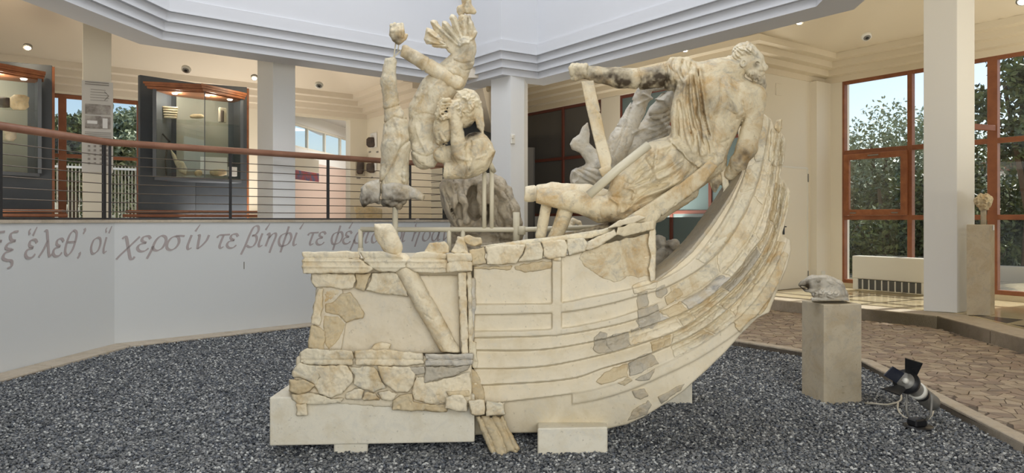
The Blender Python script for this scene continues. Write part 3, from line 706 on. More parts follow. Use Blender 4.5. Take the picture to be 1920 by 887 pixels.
# bright gap over the frame is daylight; short timber brace at the tall post
q = on(a3, b3, 1866)-n3*.05; r_ = q-n3*.62+V2(-.25, 0)
box('brace', ((q.x+r_.x)/2, (q.y+r_.y)/2, zat(1866, 250, a3, b3)+.08), ((q-r_).length, .06, .09), M['wood_red'], wn, math.atan2(q.y-r_.y, q.x-r_.x), .004)
# --- walls outside the frame that close the room
S_(from_bm('wall_rear', prism_bm([V2(-13.4, -3.6), V2(-3.0, -3.6), V2(-3.0, -3.4), V2(-13.4, -3.4)], 0, 5.8), M['wall_white']), 'rear wall left of the entrance')
S_(from_bm('wall_rear', prism_bm([V2(4.0, -3.6), V2(13.4, -3.6), V2(13.4, -3.4), V2(4.0, -3.4)], 0, 5.8), M['wall_white']), 'rear wall right of the entrance')
S_(from_bm('wall_left', prism_bm([V2(-13.4, -3.6), V2(-13.2, -3.6), V2(-13.2, 9.5), V2(-13.4, 9.5)], 0, 5.8), M['wall_white']), 'left end wall')
S_(from_bm('wall_right', prism_bm([V2(13, -3.6), V2(13.2, -3.6), V2(13.2, 5), V2(13, 5)], 0, 5.8), M['wall_white']), 'right end wall')
# ---------------------------------------------------------------- railing
rl = thing('railing', 'wooden-topped gallery railing with dark posts and seven steel cables', 'railing', (pA.x, pA.y, ZC))
rp = [pA0+V2(-.25, -1.2), pA, pB, pB+V2(-.35, .45)]; rpi = [Vector((q.x, q.y, 0)) for q in offset_poly(rp, .10)]
rz = ZC+.95
hb = tube_bm([q+Vector((0, 0, rz)) for q in rpi], .045, 14); from_bm('handrail', hb, M['rail_wood'], rl, True)
for i in range(7):
    z = ZC+.03+(i+.6)*.114
    tube('cable', [q+Vector((0, 0, z)) for q in rpi], .006, M['cable'], rl, 6)
A2, B2 = Vector(rpi[1][:2]), Vector(rpi[2][:2]); A1 = Vector(rpi[0][:2])
for px, w_, (u, v) in ((0, .05, (A1, A2)), (195, .06, (A1, A2)), (206, .03, (A2, B2)), (432, .035, (A2, B2)), (615, .045, (A2, B2)), (769, .04, (A2, B2)), (840, .04, (A2, B2))):
    q = on(u, v, px); e = (v-u); box('post', (q.x, q.y, ZC+.46), (w_, .02, .92), M['iron'], rl, math.atan2(e.y, e.x), .003)
bx = from_bm('bottom_rail', tube_bm([q+Vector((0, 0, ZC+.012)) for q in rpi], .012, 6), M['iron'], rl)
# ---------------------------------------------------------------- Greek inscription: broad-nib strokes
GL = {  # glyph: width, strokes in units of x-height (y up, 0 baseline)
 'ε': (.80, [[(.72, .82), (.55, 1.0), (.25, .95), (.2, .7), (.5, .55)], [(.5, .55), (.12, .45), (.02, .2), (.2, 0), (.5, 0), (.72, .18)]]),
 'χ': (1.05, [[(.0, .85), (.12, 1.0), (.25, .9), (.5, .2), (.75, -.45), (.9, -.5), (1.0, -.35)], [(1.05, 1.0), (.6, .42), (.1, -.2), (-.1, -.5)]]),
 'ρ': (.95, [[(-.12, -.55), (.05, 0), (.2, .65), (.45, .98), (.75, .95), (.88, .65), (.75, .2), (.45, 0), (.2, .08), (.08, .3)]]),
 'σ': (1.0, [[(1.1, .95), (.6, .97), (.25, .85), (.05, .5), (.08, .15), (.35, 0), (.65, .15), (.8, .5), (.7, .85), (.5, .97)]]),
 'ι': (.5, [[(.18, 1.0), (.1, .6), (.05, .2), (.15, 0), (.35, .1)]]),
 'ν': (.9, [[(.05, .95), (.18, .98), (.2, .5), (.22, 0)], [(.22, 0), (.5, .25), (.75, .6), (.85, .98)]]),
 'τ': (.85, [[(.0, .75), (.12, .93), (.45, .96), (.9, .98)], [(.45, .95), (.35, .5), (.3, .15), (.4, 0), (.6, .1)]]),
 'β': (.95, [[(-.15, -.55), (.05, .1), (.25, 1.0), (.45, 1.5), (.75, 1.55), (.85, 1.25), (.7, .95), (.42, .85)], [(.42, .85), (.75, .8), (.85, .45), (.68, .08), (.4, 0), (.15, .12)]]),
 'η': (.95, [[(.02, .85), (.15, 1.0), (.22, .8), (.08, 0)], [(.2, .6), (.45, .92), (.68, .98), (.75, .75), (.6, .1), (.48, -.5)]]),
 'φ': (1.15, [[(.65, 1.5), (.5, .5), (.35, -.5)], [(.5, .98), (.15, .8), (.05, .4), (.2, .05), (.5, 0), (.85, .15), (1.02, .55), (.92, .9), (.7, .98), (.5, .8)]]),
 'ο': (.9, [[(.5, 1.0), (.18, .82), (.05, .4), (.18, .05), (.42, 0), (.72, .2), (.85, .6), (.75, .93), (.5, 1.0)]]),
 'α': (1.05, [[(.8, .75), (.62, .98), (.3, .9), (.06, .5), (.12, .08), (.38, 0), (.65, .3), (.9, .98)], [(.8, .75), (.75, .2), (.85, 0), (1.02, .12)]]),
 'ξ': (.85, [[(.75, 1.5), (.4, 1.45), (.25, 1.3), (.35, 1.05), (.65, .98)], [(.65, .98), (.2, .85), (.1, .6), (.5, .5)], [(.6, .5), (.1, .35), (.0, .08), (.25, -.05), (.6, -.12), (.65, -.38), (.4, -.5)]]),
 'λ': (.95, [[(.1, 1.45), (.28, 1.5), (.45, 1.0), (.68, .2), (.8, 0), (.95, .12)], [(.46, .9), (.25, .4), (-.02, 0)]]),
 'θ': (.9, [[(.55, 1.5), (.25, 1.2), (.08, .6), (.1, .15), (.35, 0), (.65, .3), (.82, .9), (.8, 1.35), (.55, 1.5)], [(.15, .78), (.8, .78)]]),
 ',': (.4, [[(.15, .12), (.2, 0), (.05, -.25)]]), '·': (.4, [[(.15, .95), (.2, .88)]]), "'": (.35, [[(.2, 1.6), (.26, 1.45), (.14, 1.25)]]), ' ': (.62, [])}
ACC = {'a': [[(.38, 1.25), (.62, 1.75)]], 'r': [[(.1, 1.3), (.02, 1.48), (.12, 1.62)], [(.34, 1.25), (.55, 1.72)]], 'c': [[(-.02, 1.7), (.15, 1.95), (.45, 1.95), (.6, 1.72)], [(.25, 1.3), (.18, 1.45), (.3, 1.58)]]}
def letter(g, ac, px, a, b, zb, xh, root):
    """one painted letter on the wall face a-b, starting at picture column px"""
    d = (b-a).normalized(); n = V2(d.y, -d.x); st = GL[g][1]; p0 = on(a, b, px); bm = bmesh.new()
    for s in st+ACC.get(ac, []):
        acc = s not in st; q = crom(s, .05) if len(s) > 2 else crom(s, .1); V_ = []
        for i, p in enumerate(q):
            e = q[min(i+1, len(q)-1)]-q[max(i-1, 0)]; e = e/(np.hypot(*e)+1e-9)
            nib = abs(e[0]*math.sin(math.radians(28))-e[1]*math.cos(math.radians(28)))
            hw = .034+.062*nib
            if acc: hw = .075-.055*i/len(q)
            V_.append([])
            for (x, y) in ((p[0]-e[1]*hw, p[1]+e[0]*hw), (p[0]+e[1]*hw, p[1]-e[0]*hw)):
                w0 = p0+d*(x+.20*y)*xh
                V_[-1].append([bm.verts.new((w0.x+n.x*k_, w0.y+n.y*k_, zb+y*xh)) for k_ in (.0005, .003)])
        for r, s2 in zip(V_, V_[1:]):
            bm.faces.new((r[0][1], r[1][1], s2[1][1], s2[0][1]))
            for k_ in (0, 1): bm.faces.new((r[k_][0], r[k_][1], s2[k_][1], s2[k_][0]))
    from_bm('letter', bm, M['letter'], root)
for g, ac, px in (('ξ', None, -22), ('ξ', None, 5), ('ε', 'r', 46), ('λ', None, 73), ('ε', None, 98), ('θ', None, 119), ("'", None, 147), (',', None, 145), ('ο', None, 168), ('ι', 'r', 192)):
    letter(g, ac, px, pA0, pA, 1.155, .185, wp)
for g, ac, px in (('χ', None, 224), ('ε', None, 256), ('ρ', None, 282), ('σ', None, 310), ('ι', 'a', 349), ('ν', None, 364), ('τ', None, 403), ('ε', None, 424), ('β', None, 458), ('ι', 'a', 483), ('η', None, 496), ('φ', None, 520), ('ι', 'a', 548),
                  ('τ', None, 574), ('ε', None, 592), ('φ', None, 619), ('ε', 'a', 642), ('ρ', None, 661), ('τ', None, 679), ('α', None, 695), ('τ', None, 716), ('ο', None, 736), ('ι', None, 753), ('η', 'c', 771), ('σ', None, 791), ('α', None, 808), ('ν', None, 828), ('·', None, 846)):
    letter(g, ac, px, pA, pB, 1.155+(px-220)*.00007, .185, wp)
# ================================================================ GALLERY FURNITURE
def clone(o, parent=None, off=(0, 0, 0), label=None):
    c = o.copy(); COL.objects.link(c)
    if parent is not None: c.parent = parent; c.matrix_parent_inverse = o.matrix_parent_inverse.copy()
    else: c.location = Vector(o.location)+Vector(off)
    if label: c['label'] = label
    for ch in list(o.children): clone(ch, c)
    return c
def lens_lamp(name, loc, r, m, label, cat, nrm=(0, 0, -1), group=None, ring=None):
    t_ = thing(name, label, cat, loc, group); n = Vector(nrm).normalized(); l = Vector(loc)
    from_bm('housing', tube_bm([l-n*.03, l+n*.012], [r*1.35, r*1.35], 16), ring or M['grey_metal'], t_, True)
    from_bm('lens', tube_bm([l+n*.008, l+n*.02], [r, r*.8], 16), m, t_, True); return t_
# ---- display case: V-shaped slate panel, protruding glazed case under a wooden canopy
SH = (-2.37, -1.85, 0)
pn = [V2(-6.2, 12.0), V2(-5.59, 12.72), V2(-4.83, 13.12)]; ph = 3.965
dc = thing('display_case', 'dark slate display panel with glazed lit case, standing between the two white columns', 'display case', (pn[1].x, pn[1].y, ZM), 'display cases')
for a, b in ((pn[0], pn[1]), (pn[1], pn[2])):
    bm = prism_bm(rect(a, b, .08), ZM, ph); bevel_bm(bm, .004); from_bm('back_panel', bm, M['slate'], dc)
from_bm('wood_edge', prism_bm([pn[2], pn[2]+V2(-.05, .08), pn[2]+V2(-.02, .1), pn[2]+V2(.03, .02)], ZM, ph-.02), M['wood'], dc)
cl, cc, cr = V2(-5.86, 11.80), V2(-5.13, 12.02), V2(-4.80, 12.78)    # front line of the case
bl, br_ = cl+V2(.04, .50), cr+V2(-.26, .26)
c_b, c_t = zat(374, 333, cl, cc), zat(374, 168, cl, cc)
cz0, cz1 = EYE+(HZ-333)*cc.y/F, EYE+(HZ-172)*cc.y/F
fr = prism_bm([cl, cc, cr, br_, pn[1]+V2(.02, -.05), bl], cz0-.05, cz0); from_bm('case_floor', fr, M['slate_frame'], dc)
from_bm('case_lining', prism_bm(rect(bl+V2(.06, .06), pn[1]+V2(.05, -.1), .01), cz0, cz1), M['case_in'], dc)
from_bm('case_lining', prism_bm(rect(pn[1]+V2(.05, -.1), br_+V2(-.03, -.05), .01), cz0, cz1), M['case_in'], dc)
for a, w1 in ((cl, .05), (cr, .05), (cc, .012)):
    from_bm('case_post', box_bm((a.x, a.y, (cz0+cz1)/2), (w1, w1, cz1-cz0), .6), M['slate_frame'], dc)
from_bm('case_side', prism_bm(rect(cl, bl, .02), cz0, cz1), M['slate_frame'], dc)
from_bm('case_side', prism_bm(rect(br_, cr, .02), cz0, cz1), M['slate_frame'], dc)
for a, b in ((cl, cc), (cc, cr)):
    bm = prism_bm(rect(a, b, .008), cz0, cz1); from_bm('glass_pane', bm, M['glass_case'], dc)['label'] = 'clear front pane'
    e = (b-a).normalized(); o_ = V2(e.y, -e.x)*.06
    for k_, (dz, dx) in enumerate(((0, .0), (.04, .03), (.075, .055))):
        bm = prism_bm([a-e*(.10+dx)+o_*(1+dx*8), b+e*(.02+dx*.3)+o_*(1+dx*8), b+V2(-.1, .25), a+V2(.0, .3)], cz1+dz, cz1+dz+.035); from_bm('canopy_board', bm, M['wood'], dc)
sh_z = cz0+(cz1-cz0)*.66
from_bm('glass_shelf', prism_bm([cl+V2(.03, .03), cc+V2(0, .03), cr+V2(-.04, 0), pn[1]+V2(.03, -.15)], sh_z, sh_z+.01), M['glass_case'], dc)['label'] = 'clear glass shelf'
top_in = prism_bm([cl, cc, cr, br_, pn[1]+V2(.02, -.05), bl], cz1-.02, cz1); from_bm('case_ceiling', top_in, M['wood'], dc)
for q in (cl.lerp(cc, .3)+V2(.0, .18), cc+V2(-.04, .2), cr+V2(-.16, -.12)):
    l_ = tube_bm([Vector((q.x, q.y, cz1-.018)), Vector((q.x, q.y, cz1-.04))], [.05, .035], 12); from_bm('case_spotlight', l_, M['lamp_white'], dc, True)
for i, q in enumerate((cl.lerp(cc, .3)+V2(.05, .2), cc+V2(0, .35))):
    pl = bpy.data.lights.new('case_lamp', 'POINT'); pl.energy = 5.5; pl.color = (1, .94, .82); pl.shadow_soft_size = .04
    for s_ in (0, 1):
        po = bpy.data.objects.new('case_lamp', pl); po.location = (q.x+SH[0]*s_, q.y+SH[1]*s_, cz1-.12); COL.objects.link(po)
dc2 = clone(dc, None, SH, 'dark slate display panel with glazed lit case, cut by the left edge of the picture')
# ---- benches of stacked slats in front of the panels
def bench(off, label):
    bn = thing('bench', label, 'bench', (-5.4+off[0], 11.6+off[1], ZM), 'slatted benches under the display cases'); o = V2(*off[:2])
    k0, k1, k2 = V2(-5.95, 11.15), V2(-5.05, 11.75), V2(-4.22, 12.15)
    for i, (z, ex) in enumerate(((1.70, 0), (1.635, .07), (1.57, .13))):
        for a, b, s1, s2 in ((k0, k1, -1, 0), (k1, k2, 0, 1)):
            e = (b-a).normalized(); n_ = V2(e.y, -e.x)
            for r_ in ((0,) if i else (0, .14, .28)):
                aa, bb = a+e*ex*s1+n_*(ex*.6-r_)+o, b+e*ex*s2+n_*(ex*.6-r_)+o
                bm = prism_bm(rect(aa, bb, .09), z-.045, z); bevel_bm(bm, .005); from_bm('slat', bm, M['wood'], bn)
    for a in (k0+V2(.25, .2), k1+V2(0, .05), k2+V2(-.25, -.1)):
        from_bm('leg', box_bm((a.x+o.x, a.y+o.y, (ZM+1.53)/2), (.08, .25, 1.53-ZM), .6), M['iron'], bn)
    return bn
bench((0, 0), 'stepped orange-brown slatted bench below the whole display case')
bench((-2.28, -1.75), 'stepped orange-brown slatted bench at the left edge of the picture')
# ---- exhibits in the cases
def chunk(name, label, cat, c, s, m, seed, group=None, sub=2, rough=.22, spike=None):
    bm = bmesh.new(); bmesh.ops.create_icosphere(bm, subdivisions=sub, radius=1); v = np.array([q.co[:] for q in bm.verts]); n = fbm(v*1.7+seed*3.1, seed, 3)
    for q, k_ in zip(bm.verts, n):
        r_ = 1+rough*k_; p = q.co*r_; p = Vector([max(-.82, min(.82, t_)) for t_ in p]); q.co = Vector((p.x*s[0], p.y*s[1], p.z*s[2]))
    me = bpy.data.meshes.new(name); bm.to_mesh(me); bm.free(); o = link_mesh(name, me, m, None, True); o.location = c
    return setp(o, label, cat, group)
def at_shelf(px, py, D): return P(px, py, D)
rb = thing('ribbed_fragment', 'ribbed cream marble fragment at the left of the glass shelf', 'fragment', P(318, 222, 12.12), 'exhibits in the display case')
for i in range(5): box('rib', P(319, 202+i*4.6, 12.12), (.24-.01*i, .1, .028), M['frag_cream'], rb, .5, .008)
box('core', P(320, 211, 12.16), (.20, .07, .19), M['frag_tan'], rb, .5, .008)
chunk('bone_fragment', 'small low fragment in the middle of the glass shelf', 'fragment', P(369, 218, 12.35), (.14, .06, .045), M['frag_tan'], 3, 'exhibits in the display case')
bt = thing('relief_fragment', 'dark-streaked upright relief fragment at the right of the glass shelf', 'fragment', P(418, 230, 12.58), 'exhibits in the display case')
box('relief_body', P(417, 216, 12.58), (.13, .06, .26), M['frag_grey'], bt, .9, .01); box('relief_figure', P(417, 218, 12.53), (.05, .04, .2), M['dark_stone'], bt, .9, .01)
bow = thing('curved_blade', 'thin dark curved metal strip standing in the lit case', 'blade', P(312, 330, 12.0), 'exhibits in the display case')
tube('strip', [P(312, 329, 12.05), P(310, 300, 12.05), P(313, 275, 12.05), P(317, 264, 12.05)], .012, M['iron'], bow)
tube('cross_piece', [P(305, 251, 12.03), P(319, 266, 12.03)], .016, M['iron'], bow)
def rocky(name, label, cat, poly, D, dz, m, seed, group=None, h=2.0, parent=None, ro=1.4, fn=None, k=4):
    x = [p[0] for p in poly]; y = [p[1] for p in poly]
    v = Vol(min(x)-6, max(x)+6, min(y)-6, max(y)+6, D, -dz/2-4, dz/2+4, h); v.slab(poly, -dz/2, dz/2, 0, min(4, dz/3))
    if fn: fn(v)
    o = v.mesh(name, m, parent, ro, 9, seed=seed)
    if label: setp(o, label, cat, group)
    return o
rocky('marble_arm_fragment', 'pale bent marble fragment hanging at the left of the case', 'fragment', [(318, 277), (329, 290), (333, 300), (345, 304), (352, 318), (349, 329), (336, 323), (328, 308), (322, 292)], 12.15, 10, M['marble'], 4, 'exhibits in the display case', 1.2, ro=.6)
setp(box('white_card', P(401, 311, 12.40), (.43, .012, .30), M['card'], None, .45, .002), 'white printed card standing low in the case', 'card')
chunk('small_find', 'pale lump in front of the white card', 'fragment', P(409, 324, 12.35), (.17, .07, .07), M['frag_tan'], 8, 'exhibits in the display case')
chunk('small_find', 'small rounded lump left of the white card', 'fragment', P(372, 325, 12.15), (.07, .06, .07), M['frag_tan'], 9, 'exhibits in the display case')
setp(box('white_block', P(434, 322, 12.6), (.15, .12, .16), M['card'], None, .8, .004), 'small white block in the right corner of the case', 'block')
for i, (px, py, s, lb) in enumerate(((8, 192, (.14, .1, .09), 'brown angular fragment high in the left display case'), (36, 192, (.14, .1, .13), 'rounded tan fragment high in the left display case'), (14, 252, (.14, .1, .12), 'grey shell-like lump on the lower shelf of the left case'))):
    chunk('case_find', lb, 'fragment', P(px, py, 10.55), s, (M['dark_stone'], M['frag_tan'], M['frag_grey'])[i], 20+i, 'exhibits in the left case')
# ---- information panel on the left column
ip = thing('information_panel', 'tall printed information panel with four photographs on the column', 'panel', P(183, 325, 9.36))
def onA(px, py, off=0): return P(px, py, 9.485-off*1.2+(px-155)*.0032)
def flat(name, x0, x1, y0, y1, off, m, parent, th=.006):
    a, b = onA((x0+x1)/2, (y0+y1)/2, off), 0
    return box(name, a, ((x1-x0)*9.4/F*1.04, th, (y1-y0)*9.4/F), m, parent, .53)
flat('plate', 158, 208, 151, 325, .0, M['panel_print'], ip, .012)
for i, (x0, x1, y0, y1) in enumerate(((162, 187, 195, 214), (189, 206, 197, 215), (162, 187, 217, 241), (189, 206, 219, 242))): flat('photograph', x0, x1, y0, y1, .012, M['photo_a'], ip)['label'] = 'grey photograph'
flat('photo_subject', 193, 201, 222, 241, .016, M['card'], ip, .003); flat('photo_subject', 165, 181, 226, 232, .016, M['card'], ip, .003)
for y in (154, 158): flat('heading_line', 163, 201, y, y+1.6, .012, M['print_ink'], ip, .003)
for i in range(5): flat('diagram_line', 172, 196+2*i if i < 3 else 204-2*(i-2), 168+i*5, 168.7+i*5, .012, M['print_ink'], ip, .003)
for i in range(6): flat('text_line', 163, 205, 248+i*3.2, 249+i*3.2, .012, M['print_ink'], ip, .003)
for i in range(5):
    for j in range(4): flat('site_mark', 165+j*11, 169+j*11, 272+i*8, 276+i*8, .012, M['photo_a'], ip, .003)
bm = tube_bm([onA(196, 172, .014), onA(204, 180, .014), onA(196, 188, .014)], .004, 5); from_bm('diagram_arrow', bm, M['print_ink'], ip)
# ---- posters and mounted fragments
w0 = sa; 
def poster(name, label, cat, x0, x1, y0, y1, m, D, rz=0, group=None, th=.01):
    return setp(box(name, P((x0+x1)/2, (y0+y1)/2, D), ((x1-x0)*D/F/math.cos(rz), th, (y1-y0)*D/F), m, None, rz, .002), label, cat, group)
poster('poster', 'faded beige poster above the red one on the pink wall', 'poster', 560, 580, 295, 320, M['wall_cream'], 17.4, 1.42)
poster('poster', 'blue strip poster left of the red one on the pink wall', 'poster', 556, 561, 295, 318, M['photo_b'], 17.3, 1.42)
poster('poster', 'small red and blue poster on the pink wall', 'poster', 560, 580, 321, 338, M['photo_b'], 17.4, 1.42)
dW = (W1-BW1).normalized(); aW = math.atan2(dW.y, dW.x)
def onW(px, py, off=.04): q = on(BW1, W1, px)+V2(dW.y, -dW.x)*off; return Vector((q.x, q.y, EYE-(py-HZ)*q.y/F))
for (px, py, w_, h_, lb) in ((702, 267, .34, .34, 'dark stone fragment on the upper white mount plate'), (702, 315, .32, .26, 'dark stone fragment on the lower white mount plate')):
    t_ = thing('mounted_fragment', lb, 'fragment', onW(px, py, .02), 'mounted fragments on the exhibit wall')
    box('mount_plate', onW(px, py-4, .02), (w_, .02, h_), M['card'], t_, aW, .003); 
    o = chunk('fragment', '', '', onW(px, py, .08), (.13, .07, .14), M['dark_stone'], int(py)); o.parent = t_; o.matrix_parent_inverse = Matrix.Translation(t_.location).inverted()
dB = (BW1-LO[1]).normalized(); aB = math.atan2(dB.y, dB.x)
def onB(px, py, off=.04): q = on(LO[1], BW1, px)+V2(dB.y, -dB.x)*off; return Vector((q.x, q.y, EYE-(py-HZ)*q.y/F))
t_ = thing('mounted_fragment', 'tall dark fragment hung left of the lower mount plate', 'fragment', onB(673, 312, .02), 'mounted fragments on the exhibit wall')
box('mount_plate', onB(675, 312, .02), (.24, .02, .44), M['frag_grey'], t_, aB, .003)
o = chunk('fragment', '', '', onB(673, 312, .08), (.1, .07, .22), M['dark_stone'], 44); o.parent = t_; o.matrix_parent_inverse = Matrix.Translation(t_.location).inverted()
for px, py, lb in ((694, 285, 'small grey caption label under the upper fragment, left one'), (708, 285, 'small grey caption label under the upper fragment, right one'), (698, 333, 'small grey caption label under the lower mounted fragment'), (672, 334, 'small grey caption label under the tall dark fragment')):
    f_ = onB if px < 687 else onW; setp(box('caption_label', f_(px, py, .008), (.09, .016, .03), M['print_ink'], None, aB if px < 687 else aW), lb, 'label', 'caption labels on the exhibit wall')
rocky('low_relief_block', 'rough sandy block on the gallery floor behind the railing', 'block', [(664, 388), (671, 386), (700, 388), (716, 392), (716, 437), (670, 437), (668, 402)], 14.0, 30, M['frag_tan'], 12)
# ---- ceiling downlights and round loudspeakers
def ceil_z(px, py, D): return P(px, py, D)
for px, py, D, n, lb in ((52, 89, 10.9, (.3, -.5, -1), 'glowing downlight above the left display case'), (477, 146, 12.6, (.2, -.6, -1), 'glowing downlight right of the large display case'),
                         (1284, 93, 11.6, (-.3, -.4, -1), 'small glowing downlight above the helmsman outstretched arm'), (1498, 41, 10.3, (-.5, -.4, -1), 'glowing downlight right of the helmsman head'), (1916, 3, 8.4, (-.5, -.3, -1), 'glowing downlight in the upper right corner')):
    l_ = P(px, py, D); lens_lamp('ceiling_spotlight', l_, .045, M['lamp_warm'], lb, 'light', n, 'ceiling downlights')
    pl = bpy.data.lights.new('spotlight_glow', 'POINT'); pl.energy = 9; pl.color = (1, .84, .6); pl.shadow_soft_size = .06
    po = bpy.data.objects.new('spotlight_glow', pl); po.location = l_+Vector((0, -.12, -.15)); COL.objects.link(po)
for px, py, D, lb in ((349, 130, 11.8, 'round grey loudspeaker above the large display case'), (598, 160, 12.8, 'round grey loudspeaker above the storeroom opening'), (1625, 69, 10.9, 'round grey loudspeaker in the right gallery vault')):
    l_ = P(px, py, D); n = Vector((.0, -.7, -1)).normalized(); t_ = thing('ceiling_speaker', lb, 'loudspeaker', l_, 'round ceiling loudspeakers')
    from_bm('rim', tube_bm([l_-n*.02, l_+n*.02], [.075, .07], 20), M['white_plastic'], t_, True); from_bm('grille', tube_bm([l_+n*.015, l_+n*.03], [.055, .045], 20), M['grey_metal'], t_, True); from_bm('cone', tube_bm([l_+n*.025, l_+n*.04], [.03, .02], 16), M['black'], t_, True)
# ---- thermostat, wall mask, glass door edge by the pier
th = thing('thermostat', 'small cream thermostat on the corner pier', 'thermostat', P(961, 261, 11.0)); box('case', P(961, 261, 11.0), (.085, .04, .15), M['white_plastic'], th, .75, .01); box('dial', P(961, 257, 10.975), (.04, .03, .05), M['wall_cream'], th, .75, .008)
chunk('wall_mask', 'small pale carved mask hanging left of the corner pier', 'mask', P(917, 160, 11.9), (.06, .05, .13), M['marble_warm'], 31)
gd = thing('glass_door', 'tall narrow glass door leaf with a bright metal edge beside the pier', 'door', (P(992, 400, 13.9).x, 13.9, ZP))
for nm, px, dz_, sx_, z0_, z1_, m_ in (('leaf', 993.5, .06, .14, ZP, 2.95, M['glass_dark']), ('leaf_frame', 1001, .1, .03, ZP, 2.95, M['iron'])):
    box(nm, (P(px, 0, 13.9+dz_).x, 13.9+dz_, (z0_+z1_)/2), (sx_, .03, z1_-z0_), m_, gd, .3)
box('metal_edge', P(986, 331, 13.88), (.03, .04, 1.36), M['card'], gd, .3, .004)
# ---- fan coil unit under the window
fq = on(a3, b3, 1668)-n3*.25; fa, fb_ = on(a3-n3*.25, b3-n3*.25, 1604), on(a3-n3*.25, b3-n3*.25, 1745); L = (fb_-fa).length; fm = (fa+fb_)/2; fz1 = EYE-(479-HZ)*fa.y/F; fz0 = ZP+.02
fc = thing('fan_coil', 'white fan coil heater with a dark grille under the tall window', 'heater', (fm.x, fm.y, ZP))
zg = EYE-(521-HZ)*fa.y/F
box('cabinet', (fm.x, fm.y, (fz1+zg)/2), (L, .24, fz1-zg), M['white_plastic'], fc, ang3, .015)
for s_ in (-1, 1): q = fm+d3*s_*(L/2-.06); box('foot_panel', (q.x, q.y, (zg+fz0)/2), (.1, .22, zg-fz0), M['white_plastic'], fc, ang3, .006)
box('grille', (fm.x, fm.y, (zg+fz0)/2), (L-.24, .18, zg-fz0-.02), M['grille'], fc, ang3)
for i in range(9):
    q = fm+d3*(-L/2+.2+(L-.4)*i/8)-n3*.1; box('grille_bar', (q.x, q.y, (zg+fz0)/2), (.02, .02, zg-fz0-.02), M['white_plastic'], fc, ang3)
# ---- travertine pedestal with the animal head
PD = 6.05
def pedestal(name, label, c, corners, z0, z1, m):
    bm = prism_bm(corners, z0, z1); bevel_bm(bm, .008, 2); o = from_bm(name, bm, m); return setp(o, label, 'pedestal')
f0 = P(1545, HZ, 6.05); l0 = P(1503, HZ, 6.38); r0 = P(1616, HZ, 6.09)
bk = V2(l0.x+r0.x-f0.x, l0.y+r0.y-f0.y)
zt_ = EYE-(571-HZ)*6.05/F
pedestal('pedestal', 'square travertine pedestal on the gravel carrying an animal head', None, [V2(l0.x, l0.y), V2(f0.x, f0.y), V2(r0.x, r0.y), bk], -.02, zt_, M['trav'])
z2 = EYE-(421-HZ)*10.1/F
pedestal('pedestal', 'tall narrow travertine pedestal beside the large cream column', None, [V2(6.325, 10.02), V2(6.625, 9.97), V2(6.80, 10.14), V2(6.50, 10.20)], ZP, z2, M['trav'])
setp(box('number_tag', P(1863, 427, 10.045), (.055, .012, .07), M['card'], None, .77), 'small white number tag on the tall pedestal', 'tag')
# ---- theatre spotlight on the gravel
LD = 5.35
sp = thing('spotlight', 'black and grey theatre spotlight with barn doors lying on the gravel', 'spotlight', (P(1722, 782, LD).x, LD, 0))
def Q(px, py, dz=0): return P(px, py, LD+dz)
base = tube_bm([Vector((Q(1722, 0).x, LD, .0)), Vector((Q(1722, 0).x, LD, .022))], [.105, .1], 28); from_bm('base_plate', base, M['black'], sp, True)
box('base_block', (Q(1718, 0).x, LD-.01, .05), (.11, .09, .055), M['black'], sp, .3, .01)
hd, tl_ = Q(1700, 716, -.14), Q(1738, 748, .10); ax = (tl_-hd).normalized()
for s_ in (-1, 1):
    o_ = Vector((.0, .11*s_, 0)); o_ = ax.cross(Vector((0, 0, 1))).normalized()*.085*s_; mid = hd.lerp(tl_, .62)
    tube('yoke_arm', [Vector((Q(1720, 0).x, LD, .07))+o_*.7, Vector((Q(1722, 0).x, LD, .12))+o_, mid+o_], .009, M['grey_metal'], sp)
from_bm('body', tube_bm([hd, hd+ax*.03, hd+ax*.12, tl_, tl_+ax*.10, tl_+ax*.115], [.07, .06, .052, .062, .062, .04], 24), M['grey_metal'], sp, True)
from_bm('body_band', tube_bm([hd.lerp(tl_, .45), hd.lerp(tl_, .58)], [.064, .064], 24), M['white_plastic'], sp, True)
from_bm('body_band', tube_bm([hd.lerp(tl_, .60), hd.lerp(tl_, .70)], [.060, .060], 24), M['black'], sp, True)
from_bm('front_ring', tube_bm([hd-ax*.02, hd+ax*.03], [.088, .084], 28), M['black'], sp, True)
from_bm('lens', tube_bm([hd-ax*.024, hd-ax*.021], [.06, .06], 24), M['grey_metal'], sp, True)
lb = from_bm('lamp_bulb', tube_bm([hd-ax*.045, hd-ax*.022], [.012, .028], 12), M['white_plastic'], sp, True); lb['label'] = 'pale bulb in the reflector'
def flap(pts, m):
    n = (pts[1]-pts[0]).cross(pts[2]-pts[0]).normalized()*.004; bm = bmesh.new(); a = [bm.verts.new(p+n) for p in pts]; b = [bm.verts.new(p-n) for p in pts]; k_ = len(pts)
    bm.faces.new(a); bm.faces.new(b[::-1])
    for i in range(k_): bm.faces.new((a[i], b[i], b[(i+1) % k_], a[(i+1) % k_]))
    return from_bm('barn_door', bm, m, sp)
flap([Q(1697, 698, -.15), Q(1718, 706, -.14), Q(1730, 681, -.2), Q(1697, 671, -.24)], M['black'])
flap([Q(1680, 718, -.16), Q(1695, 700, -.14), Q(1674, 687, -.22), Q(1657, 704, -.26)], M['blue_black'])
flap([Q(1684, 722, -.17), Q(1701, 728, -.16), Q(1688, 742, -.26), Q(1652, 729, -.28)], M['black'])
def G(px, py): D = 1.545*F/(py-HZ); return P(px, py, D)
cb = [G(1622, 758), G(1640, 763), G(1662, 765), G(1684, 760), G(1690, 752), G(1688, 744), G(1694, 740)]
cb = [Vector((*p[:2], .012+(.02 if 0 < i < 5 else .04*(i >= 5)))) for i, p in enumerate(cb)]
